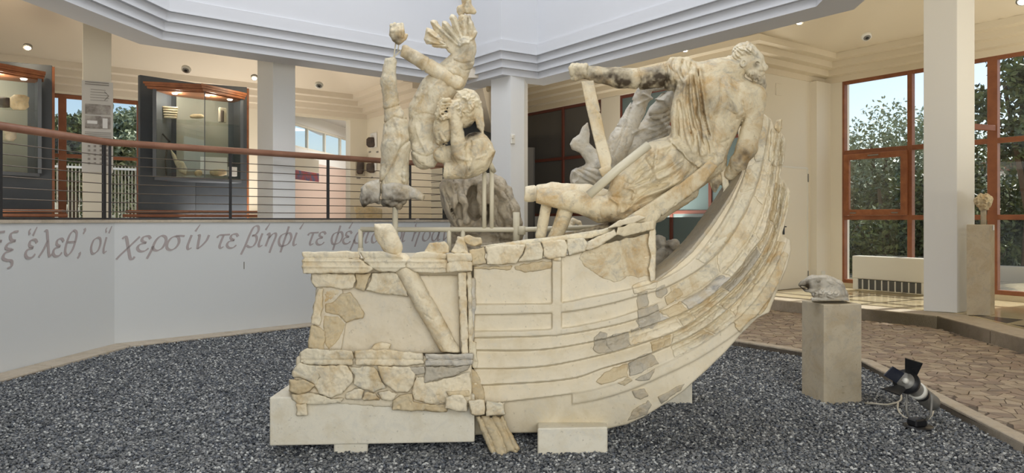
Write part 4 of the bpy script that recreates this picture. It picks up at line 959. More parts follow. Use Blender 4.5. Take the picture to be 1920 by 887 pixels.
c3 = [Vector(p) for p in crom([tuple(q) for q in cb], .03)]
setp(from_bm('power_cable', tube_bm(c3, .0075, 8), M['cable_white'], None, True), 'pale power cable trailing over the gravel to the pedestal', 'cable')
c4 = [Vector(p) for p in crom([tuple(Vector((*G(x, y)[:2], z))) for x, y, z in ((1684, 760, .03), (1684, 772, .02), (1696, 784, .012), (1722, 790, .012), (1742, 787, .012), (1750, 776, .03), (1752, 766, .1))], .03)]
from_bm('lead', tube_bm(c4, .007, 8), M['cable_white'], sp, True)
# ================================================================ THE MARBLE SHIP
HD = 4.85
def sm(x): x = np.clip(x, 0, 1); return x*x*(3-2*x)
def hull_z(x, y):
    """how far the hull front lies behind HD, in px units, at picture point (x,y): the stern sweeps back to the keel line"""
    k_ = sm((x-1110)/110.0); u = ((x-1185)*.6+(600-y)*.5*k_)/358.0
    return 215*np.clip(u, 0, 1.15)**1.25+26*np.clip((y-715)/95.0, 0, 1.2)**2*(1-.6*np.clip((x-1180)/200, 0, 1))-10*sm((x-885)/120.0)
_mesh = Vol.mesh
def warped(v, fn):
    S0 = v
    def m_(name, mat, parent=None, rough=1.0, rscale=14, stains=(), seed=0):
        o = _mesh(v, name, mat, parent, rough, rscale, stains, seed); me = o.data; n = len(me.vertices)
        c = np.empty(n*3, np.float32); me.vertices.foreach_get('co', c); c = c.reshape(-1, 3).astype(float)
        D = c[:, 1]; px = CX+c[:, 0]*F/D; py = HZ+(EYE-c[:, 2])*F/D; D2 = D+fn(px, py)*v.D0/F
        w_ = np.stack([(px-CX)*D2/F, D2, EYE-(py-HZ)*D2/F], 1); me.vertices.foreach_set('co', w_.astype(np.float32).ravel()); me.update(); return o
    return m_
ship = thing('marble_ship', 'reconstructed cream marble ship with curved planked stern on the gravel', 'ship sculpture', (0, HD, 0))
# strake lines drawn along the hull (px, py)
LN = [
 [(880, 571), (1034, 569), (1108, 557), (1182, 542), (1232, 528), (1287, 497), (1325, 458), (1358, 410), (1384, 358), (1400, 312), (1420, 230), (1424, 200)],
 [(880, 591), (1048, 586), (1138, 571), (1207, 552), (1247, 540), (1306, 508), (1350, 470), (1384, 420), (1412, 365), (1430, 305), (1443, 225), (1446, 200)],
 [(880, 622), (1038, 617), (1138, 600), (1207, 578), (1240, 566)],
 [(880, 634), (1038, 629), (1138, 613), (1207, 594), (1250, 575), (1310, 545), (1361, 503), (1400, 455), (1426, 400), (1441, 340), (1452, 262), (1456, 200)],
 [(880, 657), (1009, 656), (1108, 641), (1207, 614), (1306, 574), (1376, 516), (1410, 470), (1432, 440), (1447, 380), (1456, 320), (1463, 255), (1468, 200)],
 [(880, 692), (1009, 688), (1118, 668), (1207, 643), (1282, 614), (1356, 560), (1410, 503), (1441, 450), (1458, 400), (1466, 345), (1474, 250), (1478, 200)],
 [(880, 724), (1058, 712), (1133, 690), (1207, 668), (1306, 624), (1381, 564), (1436, 490), (1456, 450), (1469, 390), (1476, 345), (1486, 250)],
 [(880, 762), (1073, 738), (1158, 718), (1232, 688), (1306, 651), (1385, 596), (1432, 540), (1463, 482), (1478, 440), (1492, 360), (1496, 250)],
]
LN = [np.array(crom(l, 9)) for l in LN]
def sdl(line, X, Y):
    """signed distance to a strake line, positive on the keel side"""
    d = np.full(np.broadcast(X, Y).shape, 1e9); s_ = np.zeros_like(d)
    for a, b in zip(line, line[1:]):
        ex, ey = b-a; t_ = np.clip(((X-a[0])*ex+(Y-a[1])*ey)/(ex*ex+ey*ey), 0, 1)
        q = (X-a[0]-t_*ex)**2+(Y-a[1]-t_*ey)**2; c = ex*(Y-a[1])-ey*(X-a[0]); m_ = q < d; d = np.where(m_, q, d); s_ = np.where(m_, np.sign(c), s_)
    return np.sqrt(d)*s_
def hull_relief(g0, g1):
    X, Y = np.broadcast_arrays(g0[:, :, 0], g1[:, :, 0]); X = X.astype(float); Y = Y.astype(float)
    ds = [sdl(l, X, Y) for l in LN]; Z = np.full(X.shape, 9.0)
    st_ = lambda d: sm((d+1.2)/2.4)
    right = sm((X-1225)/30)
    def ramp(da, db, z0, z1): t_ = np.clip(da/(da-db+1e-6), 0, 1); return z0+(z1-z0)*t_**.8
    bands = [(0, 1, -3, -3), (1, 3, 6, 6), (3, 4, 10, -4), (4, 5, 12, -5), (5, 6, 12, -5), (6, 7, 11, -4)]
    amp = 1+.8*sm((X-1230)/90)
    for a, b, z0, z1 in bands:
        Z = Z*(1-st_(ds[a]))+ramp(ds[a], ds[b], z0, z1)*(amp if a > 0 else 1)*st_(ds[a])
    Z = Z*(1-st_(ds[7]))+(4-.012*np.abs(ds[7]))*st_(ds[7])
    # second wale on the straight side only, lined with a vertical rib
    w_ = st_(ds[2])*(1-st_(ds[3]))*(1-right); Z = Z*(1-w_)-3*w_
    rib = sm((X-1034)/2.5)*(1-sm((X-1051)/2.5))*(1-st_(ds[3])); Z = Z*(1-rib)+(-1.5)*rib
    # keel-side narrow strip starting at x=1073
    k7 = (X > 1073)*st_(ds[7]-0)*(1-st_(ds[7]-20)); Z = Z-6*k7
    return Z[:, :, None]
hull_out = [(888, 492), (1040, 482), (1130, 466), (1228, 432), (1229, 526), (1262, 500), (1295, 468), (1330, 424), (1362, 378), (1386, 336), (1400, 300), (1412, 262), (1424, 226), (1432, 214), (1446, 224), (1452, 240), (1466, 250), (1475, 266), (1470, 300), (1462, 330), (1474, 345), (1482, 360), (1478, 395), (1466, 440),
            (1482, 450), (1483, 470), (1476, 500), (1456, 548), (1442, 586), (1420, 596), (1388, 628), (1360, 660), (1331, 688), (1282, 733), (1246, 758), (1207, 782), (1175, 796), (1138, 804), (1068, 806), (1010, 811), (962, 812), (888, 816)]
hv = Vol(880, 1492, 206, 822, HD, -18, 92, 2.2)
hv.slab(hull_out, hull_relief, 80, 0, 3)
warped(hv, hull_z)('hull', M['plaster'], ship, .5, 20)
# inner body of the hull, deck and box core -> real volume behind the front
def ppt(px, D): return V2((px-CX)*D/F, D)
core = [ppt(892, 5.05), ppt(1120, 5.05), ppt(1140, 5.25), V2(.55, 5.9), V2(-.25, 5.95)]
bm = prism_bm(core, .22, 1.27); from_bm('deck_core', bm, M['plaster'], ship)
core2 = [ppt(600, 5.02), ppt(880, 5.06), V2(-.28, 5.9), V2(-1.25, 5.85)]
from_bm('box_core', prism_bm(core2, .36, 1.28), M['plaster_panel'], ship)
# inner face of the curved gunwale: the thickness of the stern, running back from its front edge
edge = [(1229, 524), (1262, 500), (1296, 467), (1330, 423), (1362, 377), (1386, 335), (1400, 298)]
gvl = Vol(1196, 1410, 280, 534, HD, -6, 110, 2.0); eL = np.array(crom(edge, 8))
inner = [(1402, 300), (1390, 334), (1368, 378), (1336, 426), (1300, 472), (1264, 504), (1229, 530), (1224, 526), (1226, 500), (1252, 478), (1282, 448), (1312, 408), (1344, 364), (1370, 324), (1386, 296)]
gvl.slab(inner, lambda a, b: np.clip(-sdl(eL, a[:, :, 0]+0*b[:, :, 0], b[:, :, 0]+0*a[:, :, 0]), 0, 40)[:, :, None]*4.2+6, 96, 0, 2)
warped(gvl, hull_z)('gunwale_inner_face', M['frag_grey'], ship, .8, 14)
# ---- stone pieces of the planked stern
TINT = ['frag_cream', 'frag_tan', 'frag_grey', 'marble', 'marble_warm', 'marble_grey']
def piece(name, poly, z0, z1, m, warp=None, D0=HD, rough=1.6, seed=0, h=1.6, fn=None, rnd=2.5, label=None):
    x = [p[0] for p in poly]; y = [p[1] for p in poly]; v = Vol(min(x)-5, max(x)+5, min(y)-5, max(y)+5, D0, (-26 if callable(z0) else z0-5), z1+5, h)
    v.slab(poly, z0, z1, 0, rnd if callable(z0) else min(rnd, (z1-z0)/2.2))
    if fn: fn(v)
    o = (warped(v, warp) if warp else v.mesh)(name, M[m] if isinstance(m, str) else m, ship, rough, 9, seed=seed)
    lb_ = label or {'frag_grey': 'weathered grey stone piece', 'frag_tan': 'tan stone piece', 'marble_grey': 'grey veined stone piece'}.get(m)
    if lb_: o['label'] = lb_
    return o
def jag(poly, seed, a=1.6, step=9):
    """roughen an outline"""
    r = random.Random(seed); o = []
    for i, p in enumerate(poly):
        q = poly[(i+1) % len(poly)]; L_ = math.hypot(q[0]-p[0], q[1]-p[1]); n = max(1, int(L_/step))
        for k_ in range(n): o.append((p[0]+(q[0]-p[0])*k_/n+r.uniform(-a, a), p[1]+(q[1]-p[1])*k_/n+r.uniform(-a, a)))
    return o
def cum(l): return np.concatenate([[0], np.cumsum(np.hypot(*(l[1:]-l[:-1]).T))])
def along(l, c, s_): return np.array([np.interp(s_, c, l[:, 0]), np.interp(s_, c, l[:, 1])])
rs = random.Random(11)
def band_pieces(la, lb, ta, tb, tints, lo=26, hi=58, gap=.9, keep=1.0, zf=(-7, -3)):
    ca, cb = cum(la), cum(lb); A = lambda x: float(np.interp(x, la[:, 0], ca)) 
    sa0, sa1 = ta; sb0, sb1 = tb; t_ = 0; L_ = (sa1-sa0); n = 0; prev = 0
    while t_ < 1:
        step_ = rs.uniform(lo, hi)/L_; t2 = min(1, t_+step_); 
        if 1-t2 < .4*lo/L_: t2 = 1
        sk = rs.uniform(-15, 15)/L_ if t2 < 1 else 0
        if rs.random() < keep:
            pa = [along(la, ca, sa0+(sa1-sa0)*u) for u in np.linspace(t_+gap/L_, t2-gap/L_, 5)]
            pb = [along(lb, cb, sb0+(sb1-sb0)*u) for u in np.linspace(t_+prev+gap/L_, t2+sk-gap/L_, 5)]
            c = [(p+(q-p)*.07) for p, q in zip(pa, pb)]; d = [(q+(p-q)*.05) for p, q in zip(pa, pb)]
            poly = jag([tuple(p) for p in c]+[tuple(p) for p in d[::-1]], rs.random(), .8, 8)
            z = rs.uniform(*zf); cr = []
            for _ in range(rs.choice((0, 1, 1, 2))):
                u0 = rs.uniform(.15, .85); k0 = int(u0*4); a_ = pa[k0]; b_ = pb[min(4, k0+rs.choice((0, 1)))]; m_ = (a_+b_)/2+np.array([rs.uniform(-6, 6), rs.uniform(-6, 6)]); cr.append([tuple(a_), tuple(m_), tuple(b_)])
            ft = rs.choice((.35, .6)); gr_ = [tuple(p+(q-p)*ft) for p, q in zip(pa, pb)]
            def fn_(v, cr=cr, gr_=gr_):
                for c_ in cr: v.emb(c_, 1.1, -2.6)
                v.emb(gr_, 1.6, -2.0)
            # a chamfered upper edge keeps the planks overlapping
            piece('stone_fragment', poly, lambda a, b, o_=rs.uniform(-4.5, -2): hull_relief(a, b)+o_, 26, rs.choice(tints), hull_z, seed=rs.randrange(99), rough=1.5, fn=fn_, h=1.4)
        t_ = t2; prev = sk; n += 1
def sx(line, px):  # arc length where the line passes column px (first time)
    c = cum(line); i = int(np.argmax(line[:, 0] >= px)); return float(c[i])
def sy(line, py):  # arc length where the line climbs above py
    c = cum(line); i = int(np.argmax(line[:, 1] <= py)) or len(line)-1; return float(c[i])
C_ = ['frag_cream', 'marble', 'marble', 'marble', 'marble_warm']; G_ = ['frag_grey', 'marble_grey', 'frag_tan', 'marble', 'frag_cream']
band_pieces(LN[0], LN[1], (sx(LN[0], 1300), sy(LN[0], 312)), (sx(LN[1], 1318), sy(LN[1], 300)), C_, 110, 190)
band_pieces(LN[1], LN[3], (sx(LN[1], 1250), sy(LN[1], 245)), (sx(LN[3], 1262), sy(LN[3], 265)), C_, 70, 130)
band_pieces(LN[3], LN[4], (sx(LN[3], 1190), sy(LN[3], 275)), (sx(LN[4], 1195), sy(LN[4], 280)), G_+C_, 34, 96)
band_pieces(LN[4], LN[5], (sx(LN[4], 1170), sy(LN[4], 345)), (sx(LN[5], 1175), sy(LN[5], 352)), C_+['frag_grey', 'frag_tan'], 40, 110)
band_pieces(LN[5], LN[6], (sx(LN[5], 1215), sy(LN[5], 360)), (sx(LN[6], 1222), sy(LN[6], 370)), C_+['frag_tan'], 46, 110)
band_pieces(LN[6], LN[7], (sx(LN[6], 1250), sy(LN[6], 460)), (sx(LN[7], 1262), sy(LN[7], 458)), C_, 50, 120)
# singled-out old fragments let into the plaster side
FR = [
 ('marble_warm', [(1084, 484), (1094, 472), (1120, 462), (1150, 452), (1190, 444), (1226, 436), (1227, 522), (1208, 518), (1196, 522), (1182, 516), (1168, 524), (1150, 528), (1130, 522), (1108, 508), (1094, 498)], 7),
 ('frag_tan', [(966, 499), (1000, 492), (1034, 489), (1034, 503), (1012, 508), (985, 511), (965, 506)], 4),
 ('frag_tan', [(886, 500), (930, 500), (962, 499), (958, 506), (925, 505), (890, 503)], 4),
 ('frag_grey', [(1196, 550), (1214, 546), (1216, 568), (1214, 574), (1196, 580), (1193, 565)], -5),
 ('frag_grey', [(1196, 582), (1214, 577), (1232, 570), (1240, 596), (1226, 616), (1204, 622), (1196, 606)], -6),
 ('frag_tan', [(1246, 556), (1258, 545), (1272, 540), (1282, 552), (1262, 566), (1250, 574)], -6),
 ('frag_grey', [(1230, 540), (1248, 532), (1252, 548), (1240, 560), (1230, 556)], -6),
 ('frag_grey', [(1114, 634), (1126, 622), (1140, 625), (1138, 648), (1150, 660), (1124, 664), (1112, 655)], -6),
 ('frag_grey', [(1136, 634), (1158, 626), (1180, 620), (1182, 648), (1150, 660), (1138, 650)], -7),
 ('frag_grey', [(1183, 618), (1198, 614), (1200, 642), (1184, 647)], -6),
 ('frag_tan', [(1116, 716), (1130, 700), (1150, 690), (1176, 682), (1178, 706), (1146, 716), (1128, 722)], -6),
 ('frag_grey', [(1178, 682), (1206, 664), (1222, 662), (1236, 682), (1204, 698), (1180, 706)], -7),
 ('frag_grey', [(1190, 712), (1216, 698), (1230, 690), (1218, 712), (1200, 716)], -4),
 ('frag_tan', [(1156, 718), (1180, 708), (1186, 714), (1172, 724)], -4),
 ('frag_grey', [(1186, 732), (1208, 728), (1216, 742), (1200, 750), (1192, 744)], -3),
 ('frag_grey', [(1186, 770), (1216, 750), (1222, 760), (1212, 776), (1190, 786), (1176, 790)], 1),
 ('frag_grey', [(1234, 744), (1262, 730), (1284, 718), (1276, 732), (1240, 758)], 1),
 ('marble_warm', [(1374, 600), (1392, 560), (1420, 528), (1446, 500), (1470, 470), (1478, 478), (1468, 510), (1448, 556), (1432, 586), (1412, 596), (1388, 622), (1378, 616)], -4),
 ('frag_tan', [(1360, 448), (1368, 432), (1376, 440), (1374, 462), (1362, 480), (1356, 468)], -9),
 ('marble', [(1418, 228), (1432, 215), (1446, 226), (1442, 262), (1436, 300), (1416, 302), (1412, 266)], -10),
 ('marble', [(1447, 240), (1454, 246), (1462, 254), (1472, 266), (1468, 308), (1452, 312), (1442, 300)], -8),
 ('frag_tan', [(1456, 226), (1466, 224), (1466, 240), (1460, 250), (1452, 240)], -6),
 ('marble', [(1462, 350), (1474, 350), (1481, 362), (1476, 392), (1464, 424), (1454, 436), (1450, 420), (1458, 380)], -12),
 ('frag_cream', [(1184, 536), (1204, 528), (1224, 524), (1236, 528), (1230, 540), (1206, 546), (1188, 552)], -8),
]
for i, (m_, pl_, z) in enumerate(FR): piece('stone_fragment', jag(pl_, i, 1.3, 7), (lambda a, b, i=i: hull_relief(a, b)-3-(i % 3)) if z < 4 else z, 24 if z < 4 else z+14, m_, hull_z, seed=i, h=1.4, rnd=1.6)
# capping stones along the top of the side panel
CAP = [('frag_tan', [(880, 470), (908, 464), (911, 494), (884, 498)]), ('frag_cream', [(911, 463), (950, 458), (984, 460), (978, 480), (968, 493), (930, 496), (913, 495)]),
       ('marble', [(986, 458), (1012, 455), (1018, 470), (1016, 486), (996, 490), (972, 492), (981, 476)]), ('frag_cream', [(1014, 452), (1060, 450), (1064, 462), (1060, 482), (1030, 486), (1019, 482), (1020, 468)]),
       ('marble', [(1063, 450), (1094, 446), (1102, 456), (1096, 470), (1066, 480), (1064, 470)]), ('frag_cream', [(1098, 468), (1104, 452), (1130, 440), (1152, 430), (1156, 440), (1130, 458), (1110, 468)]),
       ('marble_warm', [(1154, 440), (1158, 426), (1190, 418), (1226, 414), (1227, 430), (1200, 436), (1170, 444)]), ('frag_cream', [(1140, 428), (1160, 414), (1196, 404), (1210, 408), (1190, 417), (1160, 425)])]
for i, (m_, pl_) in enumerate(CAP): piece('capping_stone', jag(pl_, 50+i, 1.2, 9), -14, 34, m_, hull_z, seed=20+i, rough=1.8)
piece('rib_capital', [(1037, 482), (1053, 482), (1052, 489), (1038, 489)], -8, 4, 'frag_cream', hull_z)
piece('deck_sheet', [(900, 462), (985, 450), (1000, 448), (1040, 444), (1130, 430), (1190, 412), (1200, 420), (1110, 446), (1020, 456), (940, 466)], 30, 110, 'marble', hull_z, h=2.4)
piece('panel_edge', [(1218, 432), (1229, 430), (1230, 470), (1228, 526), (1220, 528), (1216, 505), (1220, 480), (1215, 455)], -6, 20, 'frag_cream', hull_z)
# tan support mass that carries the helmsman down to the corner of the panel
sv2 = Vol(1080, 1372, 300, 476, 5.12, -30, 44, 1.8)
sv2.slab([(1330, 300), (1346, 312), (1320, 345), (1294, 367), (1258, 392), (1230, 416), (1228, 438), (1190, 448), (1140, 460), (1098, 468), (1110, 448), (1150, 424), (1190, 398), (1240, 366), (1284, 338)], lambda a, b: (a-1230)*.10+0*b+2, 42, 0, 6)
sv2.emb([(1226, 384), (1240, 400), (1236, 420)], 1.6, -3.4); sv2.emb([(1160, 424), (1172, 440), (1166, 452)], 1.6, -3.4); sv2.emb([(1294, 352), (1300, 372), (1296, 388)], 1.6, -3)
sv2.mesh('support_mass', M['marble_warm'], ship, 1.4, 14, seed=77)['label'] = 'tan mottled support stone under the helmsman'
# ---- the boxy end of the ship
piece('back_plate', [(596, 520), (870, 518), (872, 662), (592, 664)], 16, 60, 'plaster_panel', h=2.4, rough=.6)
piece('back_plate', [(782, 516), (862, 516), (862, 655), (846, 650)], 10, 40, 'plaster', h=2.4, rough=.4)
piece('backing', [(557, 668), (884, 668), (884, 760), (838, 766), (740, 764), (600, 755), (552, 752), (552, 712)], -30, 30, 'plaster', h=2.4, rough=1.5)
piece('backing', [(594, 522), (640, 530), (650, 600), (640, 656), (586, 656), (590, 600)], 6, 30, 'plaster_panel', h=2.4, rough=1.5)
def mould(v):
    for y, a in ((484, -3), (500, 2.2), (489, 2)): v.emb([(560, y), (890, y+2)], 2.2, a, smooth=False)
BX = [('frieze_piece', 'frag_cream', [(586, 512), (664, 514), (668, 526), (664, 540), (640, 540), (590, 539), (585, 528)], -3, 26, None),
 ('frieze_piece', 'frag_tan', [(665, 513), (698, 512), (690, 526), (684, 545), (667, 541), (670, 526)], -1, 26, None),
 ('frieze_piece', 'marble', [(699, 512), (742, 510), (760, 530), (766, 555), (740, 553), (705, 548), (686, 545), (694, 526)], -2, 26, None),
 ('wall_stone', 'frag_cream', [(596, 541), (606, 540), (604, 580), (600, 612), (584, 606), (588, 575)], -4, 24, None),
 ('wall_stone', 'frag_tan', [(583, 607), (600, 614), (610, 622), (608, 656), (592, 656), (577, 652), (580, 630)], -2, 24, None),
 ('wall_stone', 'marble_warm', [(608, 541), (632, 542), (640, 548), (620, 564), (608, 568)], 6, 26, None),
 ('wall_stone', 'frag_tan', [(622, 566), (640, 552), (656, 548), (670, 562), (682, 588), (680, 597), (664, 600), (650, 604), (636, 592), (610, 588), (609, 572)], 2, 26, None),
 ('wall_stone', 'frag_tan', [(608, 592), (636, 594), (648, 606), (640, 626), (630, 645), (616, 655), (606, 640)], 4, 26, None),
 ('wall_stone', 'dark_stone', [(610, 640), (624, 636), (626, 650), (614, 656)], 10, 26, None),
 ('beam_stone', 'frag_cream', [(567, 473), (640, 471), (672, 472), (680, 490), (700, 505), (690, 512), (620, 512), (568, 513)], -22, 30, mould),
 ('beam_stone', 'marble', [(674, 472), (720, 472), (762, 484), (760, 500), (740, 510), (704, 508), (684, 490)], -21, 30, mould),
 ('beam_stone', 'frag_cream', [(764, 486), (780, 474), (800, 472), (838, 476), (838, 512), (790, 512), (768, 506), (762, 498)], -20, 30, mould),
 ('beam_end', 'frag_cream', [(837, 476), (862, 474), (884, 476), (886, 508), (838, 511)], -30, 22, lambda v: v.emb([(836, 492), (888, 490)], 2.2, -3, smooth=False)),
 ('top_fragment', 'marble_warm', [(798, 470), (804, 458), (822, 456), (832, 452), (842, 462), (842, 474), (820, 479), (800, 478)], -16, 20, None),
 ('top_fragment', 'frag_cream', [(846, 474), (854, 458), (858, 444), (868, 446), (874, 462), (878, 476)], -24, 8, None),
 ('top_fragment', 'frag_tan', [(862, 448), (880, 442), (900, 446), (904, 456), (890, 462), (874, 458)], 4, 34, None),
 ('corner_post', 'frag_cream', [(859, 512), (874, 511), (876, 580), (878, 664), (866, 664), (862, 600)], -16, 14, None),
 ('corner_post', 'marble', [(875, 510), (884, 508), (886, 590), (888, 662), (879, 664), (877, 580)], -10, 14, None),
 ('ledge_stone', 'marble', [(562, 662), (576, 654), (660, 658), (664, 668), (662, 684), (600, 684), (580, 684), (562, 678)], -46, 20, lambda v: v.emb([(560, 675), (670, 675)], 2, -3, smooth=False)),
 ('ledge_stone', 'frag_cream', [(665, 658), (720, 655), (760, 660), (792, 662), (796, 682), (760, 686), (700, 686), (666, 684)], -44, 20, lambda v: v.emb([(660, 674), (800, 675)], 2, -3, smooth=False)),
 ('ledge_stone', 'marble_grey', [(797, 664), (860, 664), (888, 664), (886, 684), (840, 686), (798, 686)], -48, 20, lambda v: v.emb([(790, 674), (890, 674)], 2, -4, smooth=False)),
 ('face_stone', 'marble', [(563, 680), (590, 686), (598, 706), (592, 720), (574, 712), (550, 706), (547, 698)], -48, 20, None),
 ('face_stone', 'frag_tan', [(542, 712), (570, 710), (590, 722), (582, 734), (560, 739), (543, 734)], -50, 20, None),
 ('face_stone', 'frag_cream', [(580, 687), (650, 686), (662, 704), (660, 716), (642, 738), (620, 746), (600, 738), (588, 722), (600, 706)], -46, 20, None),
 ('face_stone', 'marble', [(652, 687), (700, 687), (712, 700), (716, 716), (726, 728), (700, 736), (680, 728), (662, 720), (664, 704)], -44, 20, None),
 ('face_stone', 'frag_cream', [(706, 687), (768, 688), (778, 704), (774, 724), (764, 736), (742, 734), (722, 720), (714, 704)], -47, 20, None),
 ('face_stone', 'frag_grey', [(760, 688), (796, 688), (797, 700), (784, 703), (764, 702)], -45, 18, None),
 ('face_stone', 'frag_grey', [(798, 688), (880, 686), (878, 694), (850, 704), (808, 716), (796, 718)], -43, 18, None),
 ('face_stone', 'frag_cream', [(780, 706), (794, 708), (798, 720), (850, 706), (882, 696), (884, 736), (880, 758), (840, 757), (800, 756), (776, 750), (772, 732)], -42, 20, None),
 ('face_stone', 'marble', [(546, 738), (582, 737), (604, 742), (620, 748), (644, 746), (640, 756), (600, 759), (560, 757), (547, 750)], -46, 20, None),
 ('face_stone', 'frag_cream', [(648, 738), (664, 728), (684, 732), (676, 748), (650, 748)], -46, 18, None),
 ('face_stone', 'marble_warm', [(686, 734), (704, 738), (712, 748), (684, 752), (678, 748)], -44, 18, None),
 ('face_stone', 'frag_cream', [(708, 736), (728, 730), (744, 738), (736, 750), (716, 748)], -46, 18, None),
 ('face_stone', 'frag_tan', [(737, 752), (748, 740), (772, 738), (774, 752), (800, 758), (838, 760), (838, 772), (790, 771), (736, 769)], -42, 20, None),
 ('face_stone', 'frag_tan', [(836, 734), (880, 732), (882, 744), (840, 742)], -52, 0, None),
 ('face_stone', 'frag_cream', [(836, 746), (850, 740), (870, 742), (876, 752), (876, 770), (856, 772), (835, 766)], -62, 0, None),
 ('foot_stub', 'frag_cream', [(554, 757), (574, 757), (576, 779), (557, 780)], -52, 10, None),
 ('loose_stone', 'frag_cream', [(692, 660), (700, 646), (712, 641), (732, 644), (728, 658)], -8, 16, None),
 ('side_stone', 'frag_tan', [(884, 690), (894, 700), (908, 730), (908, 752), (890, 752), (880, 720)], -4, 24, None),
 ('side_stone', 'marble_grey', [(883, 520), (890, 520), (891, 580), (889, 640), (884, 640)], -6, 14, None),
 ('side_stone', 'marble', [(884, 640), (894, 642), (896, 690), (886, 692)], -8, 16, None),
 ('bracket_stone', 'frag_cream', [(878, 752), (908, 750), (910, 778), (882, 778)], -58, 6, None),
 ('bracket_stone', 'marble', [(911, 751), (946, 757), (947, 778), (912, 780)], -62, 2, None),
]
for i, (nm, m_, pl_, z0, z1, fn_) in enumerate(BX): piece(nm, jag(pl_, 100+i, .9 if 'beam' in nm or 'ledge' in nm or 'post' in nm else 1.5, 10), z0, z1, m_, seed=40+i, fn=fn_, rough=1.0 if 'beam' in nm else 2.0)
# slanting round shaft
sv = Vol(700, 870, 418, 672, HD, -34, 34, 1.8)
sv.chain([(721, 436, 4, 20), (736, 463, 4, 19)], 2); sv.ell((719, 433, 4), (23, 8, 20), 30, 2)
sv.chain([(752, 492, 2, 18), (800, 577, 0, 18), (846, 660, -2, 17)], 2)
sv.emb([(782, 545), (790, 560), (805, 556), (812, 540)], 1.6, -2.5); sv.emb([(796, 590), (812, 600), (822, 590)], 1.5, -2.5); sv.cut([(820, 661), (880, 661), (880, 690), (810, 690)])
sv.mesh('slanting_shaft', M['frag_cream'], ship, 1.3, 12, seed=5)
# broken timber-like fragment leaning on the gravel below the bracket
tv = Vol(884, 982, 770, 868, HD, -50, 20, 1.8)
tv.slab([(892, 781), (912, 778), (944, 778), (952, 800), (962, 818), (975, 842), (968, 852), (956, 846), (948, 862), (926, 863), (918, 846), (904, 812)], -34, 4, 0, 8)
for p in ([(902, 784), (918, 820), (932, 858)], [(920, 782), (938, 815), (950, 850)], [(936, 780), (950, 812), (966, 844)]): tv.emb(p, 4, -6)
tv.mesh('leaning_fragment', M['frag_tan'], ship, 2.2, 12, seed=8)
# base slab, supports
def wpt(px, py, D): p = P(px, py, D); return p
a = P(505, HZ, 4.72); b = P(890, HZ, 4.80); 
bm = prism_bm([V2(a.x, a.y), V2(b.x, b.y), V2(b.x-.02, b.y+.75), V2(a.x+.02, a.y+.75)], .066, .385); bevel_bm(bm, .01, 2); from_bm('base_slab', bm, M['slab'], ship)
for px0, px1, D0_, D1_, z0, z1 in ((626, 690, 4.76, 5.2, -.02, .07), (1008, 1139, 4.74, 5.25, -.02, .175), (720, 760, 5.25, 5.5, -.02, .07)):
    v = prism_bm([ppt(px0, D0_), ppt(px1, D0_+.03), ppt(px1, D1_), ppt(px0, D1_)], z0, z1); bevel_bm(v, .008); from_bm('support_block', v, M['slab'], ship)
# cream steel frame standing on the deck
fs = thing('steel_frame', 'cream painted tubular steel frame behind the top of the ship', 'frame', (P(820, HZ, 6.35).x, 6.35, 1.27)); FD = 6.3
for p in ([(676, 470), (676, 430), (970, 431), (1060, 428), (1200, 424)], ):
    tube('horizontal_tube', [P(x, y, FD) for x, y in p[1:]], .022, M['steel_cream'], fs)
for x, y0, y1 in ((676, 430, 480), (741, 372, 430), (968, 398, 470), (1056, 428, 470), (868, 430, 465), (842, 430, 470), (908, 322, 431), (922, 310, 431)):
    tube('upright_tube', [P(x, y0, FD), P(x, y1, FD)], .02 if x != 968 else .03, M['steel_cream'], fs)
tube('brace_tube', [P(916, 300, FD-.1), P(926, 322, FD)], .022, M['steel_cream'], fs); from_bm('joint', tube_bm([P(978, 424, FD-.02), P(978, 440, FD-.02)], .035, 10), M['steel_cream'], fs, True)
for x in (676, 968, 1056): tube('leg_tube', [P(x, 465, FD), Vector((P(x, 465, FD).x, FD, -.01))], .025, M['steel_cream'], fs)
# ================================================================ THE MARBLE FIGURES
def fig(o, label, cat='statue', group=None): return setp(o, label, cat, group)
# ---- helmsman, seen from behind
hm = thing('helmsman_statue', 'headlong bearded helmsman statue seen from behind, arm stretched out, on the ship', 'statue', P(1200, 430, 5.45))
v = Vol(996, 1444, 72, 462, 5.45, -95, 80, 1.4)
K = 9
v.ell((1338, 178, 0), (70, 54, 44), 12, K); v.ell((1330, 222, 2), (62, 66, 42), 8, K); v.ell((1386, 192, 0), (42, 48, 38), 0, K); v.ell((1322, 272, 0), (48, 44, 42), -20, K)
v.chain([(1300, 148, 0, 30), (1350, 140, 0, 30), (1380, 125, 2, 22)], K)                                  # shoulder girdle, neck
v.ell((1350, 178, -34), (26, 34, 12), 20, 10); v.ell((1392, 186, -28), (20, 28, 12), -10, 10)              # shoulder blades
v.chain([(1412, 182, -4, 27), (1407, 235, -10, 21), (1400, 276, -14, 20), (1386, 304, -10, 17), (1370, 326, 6, 12)], 6)   # right arm
v.ell((1354, 338, 16), (13, 9, 9), 40, 4)
for i in range(4): v.chain([(1350-i*2, 332+i*5, 14, 5), (1338+i, 338+i*5, 12, 4.2), (1334+i*2, 346+i*4, 16, 3.6)], 1.5)
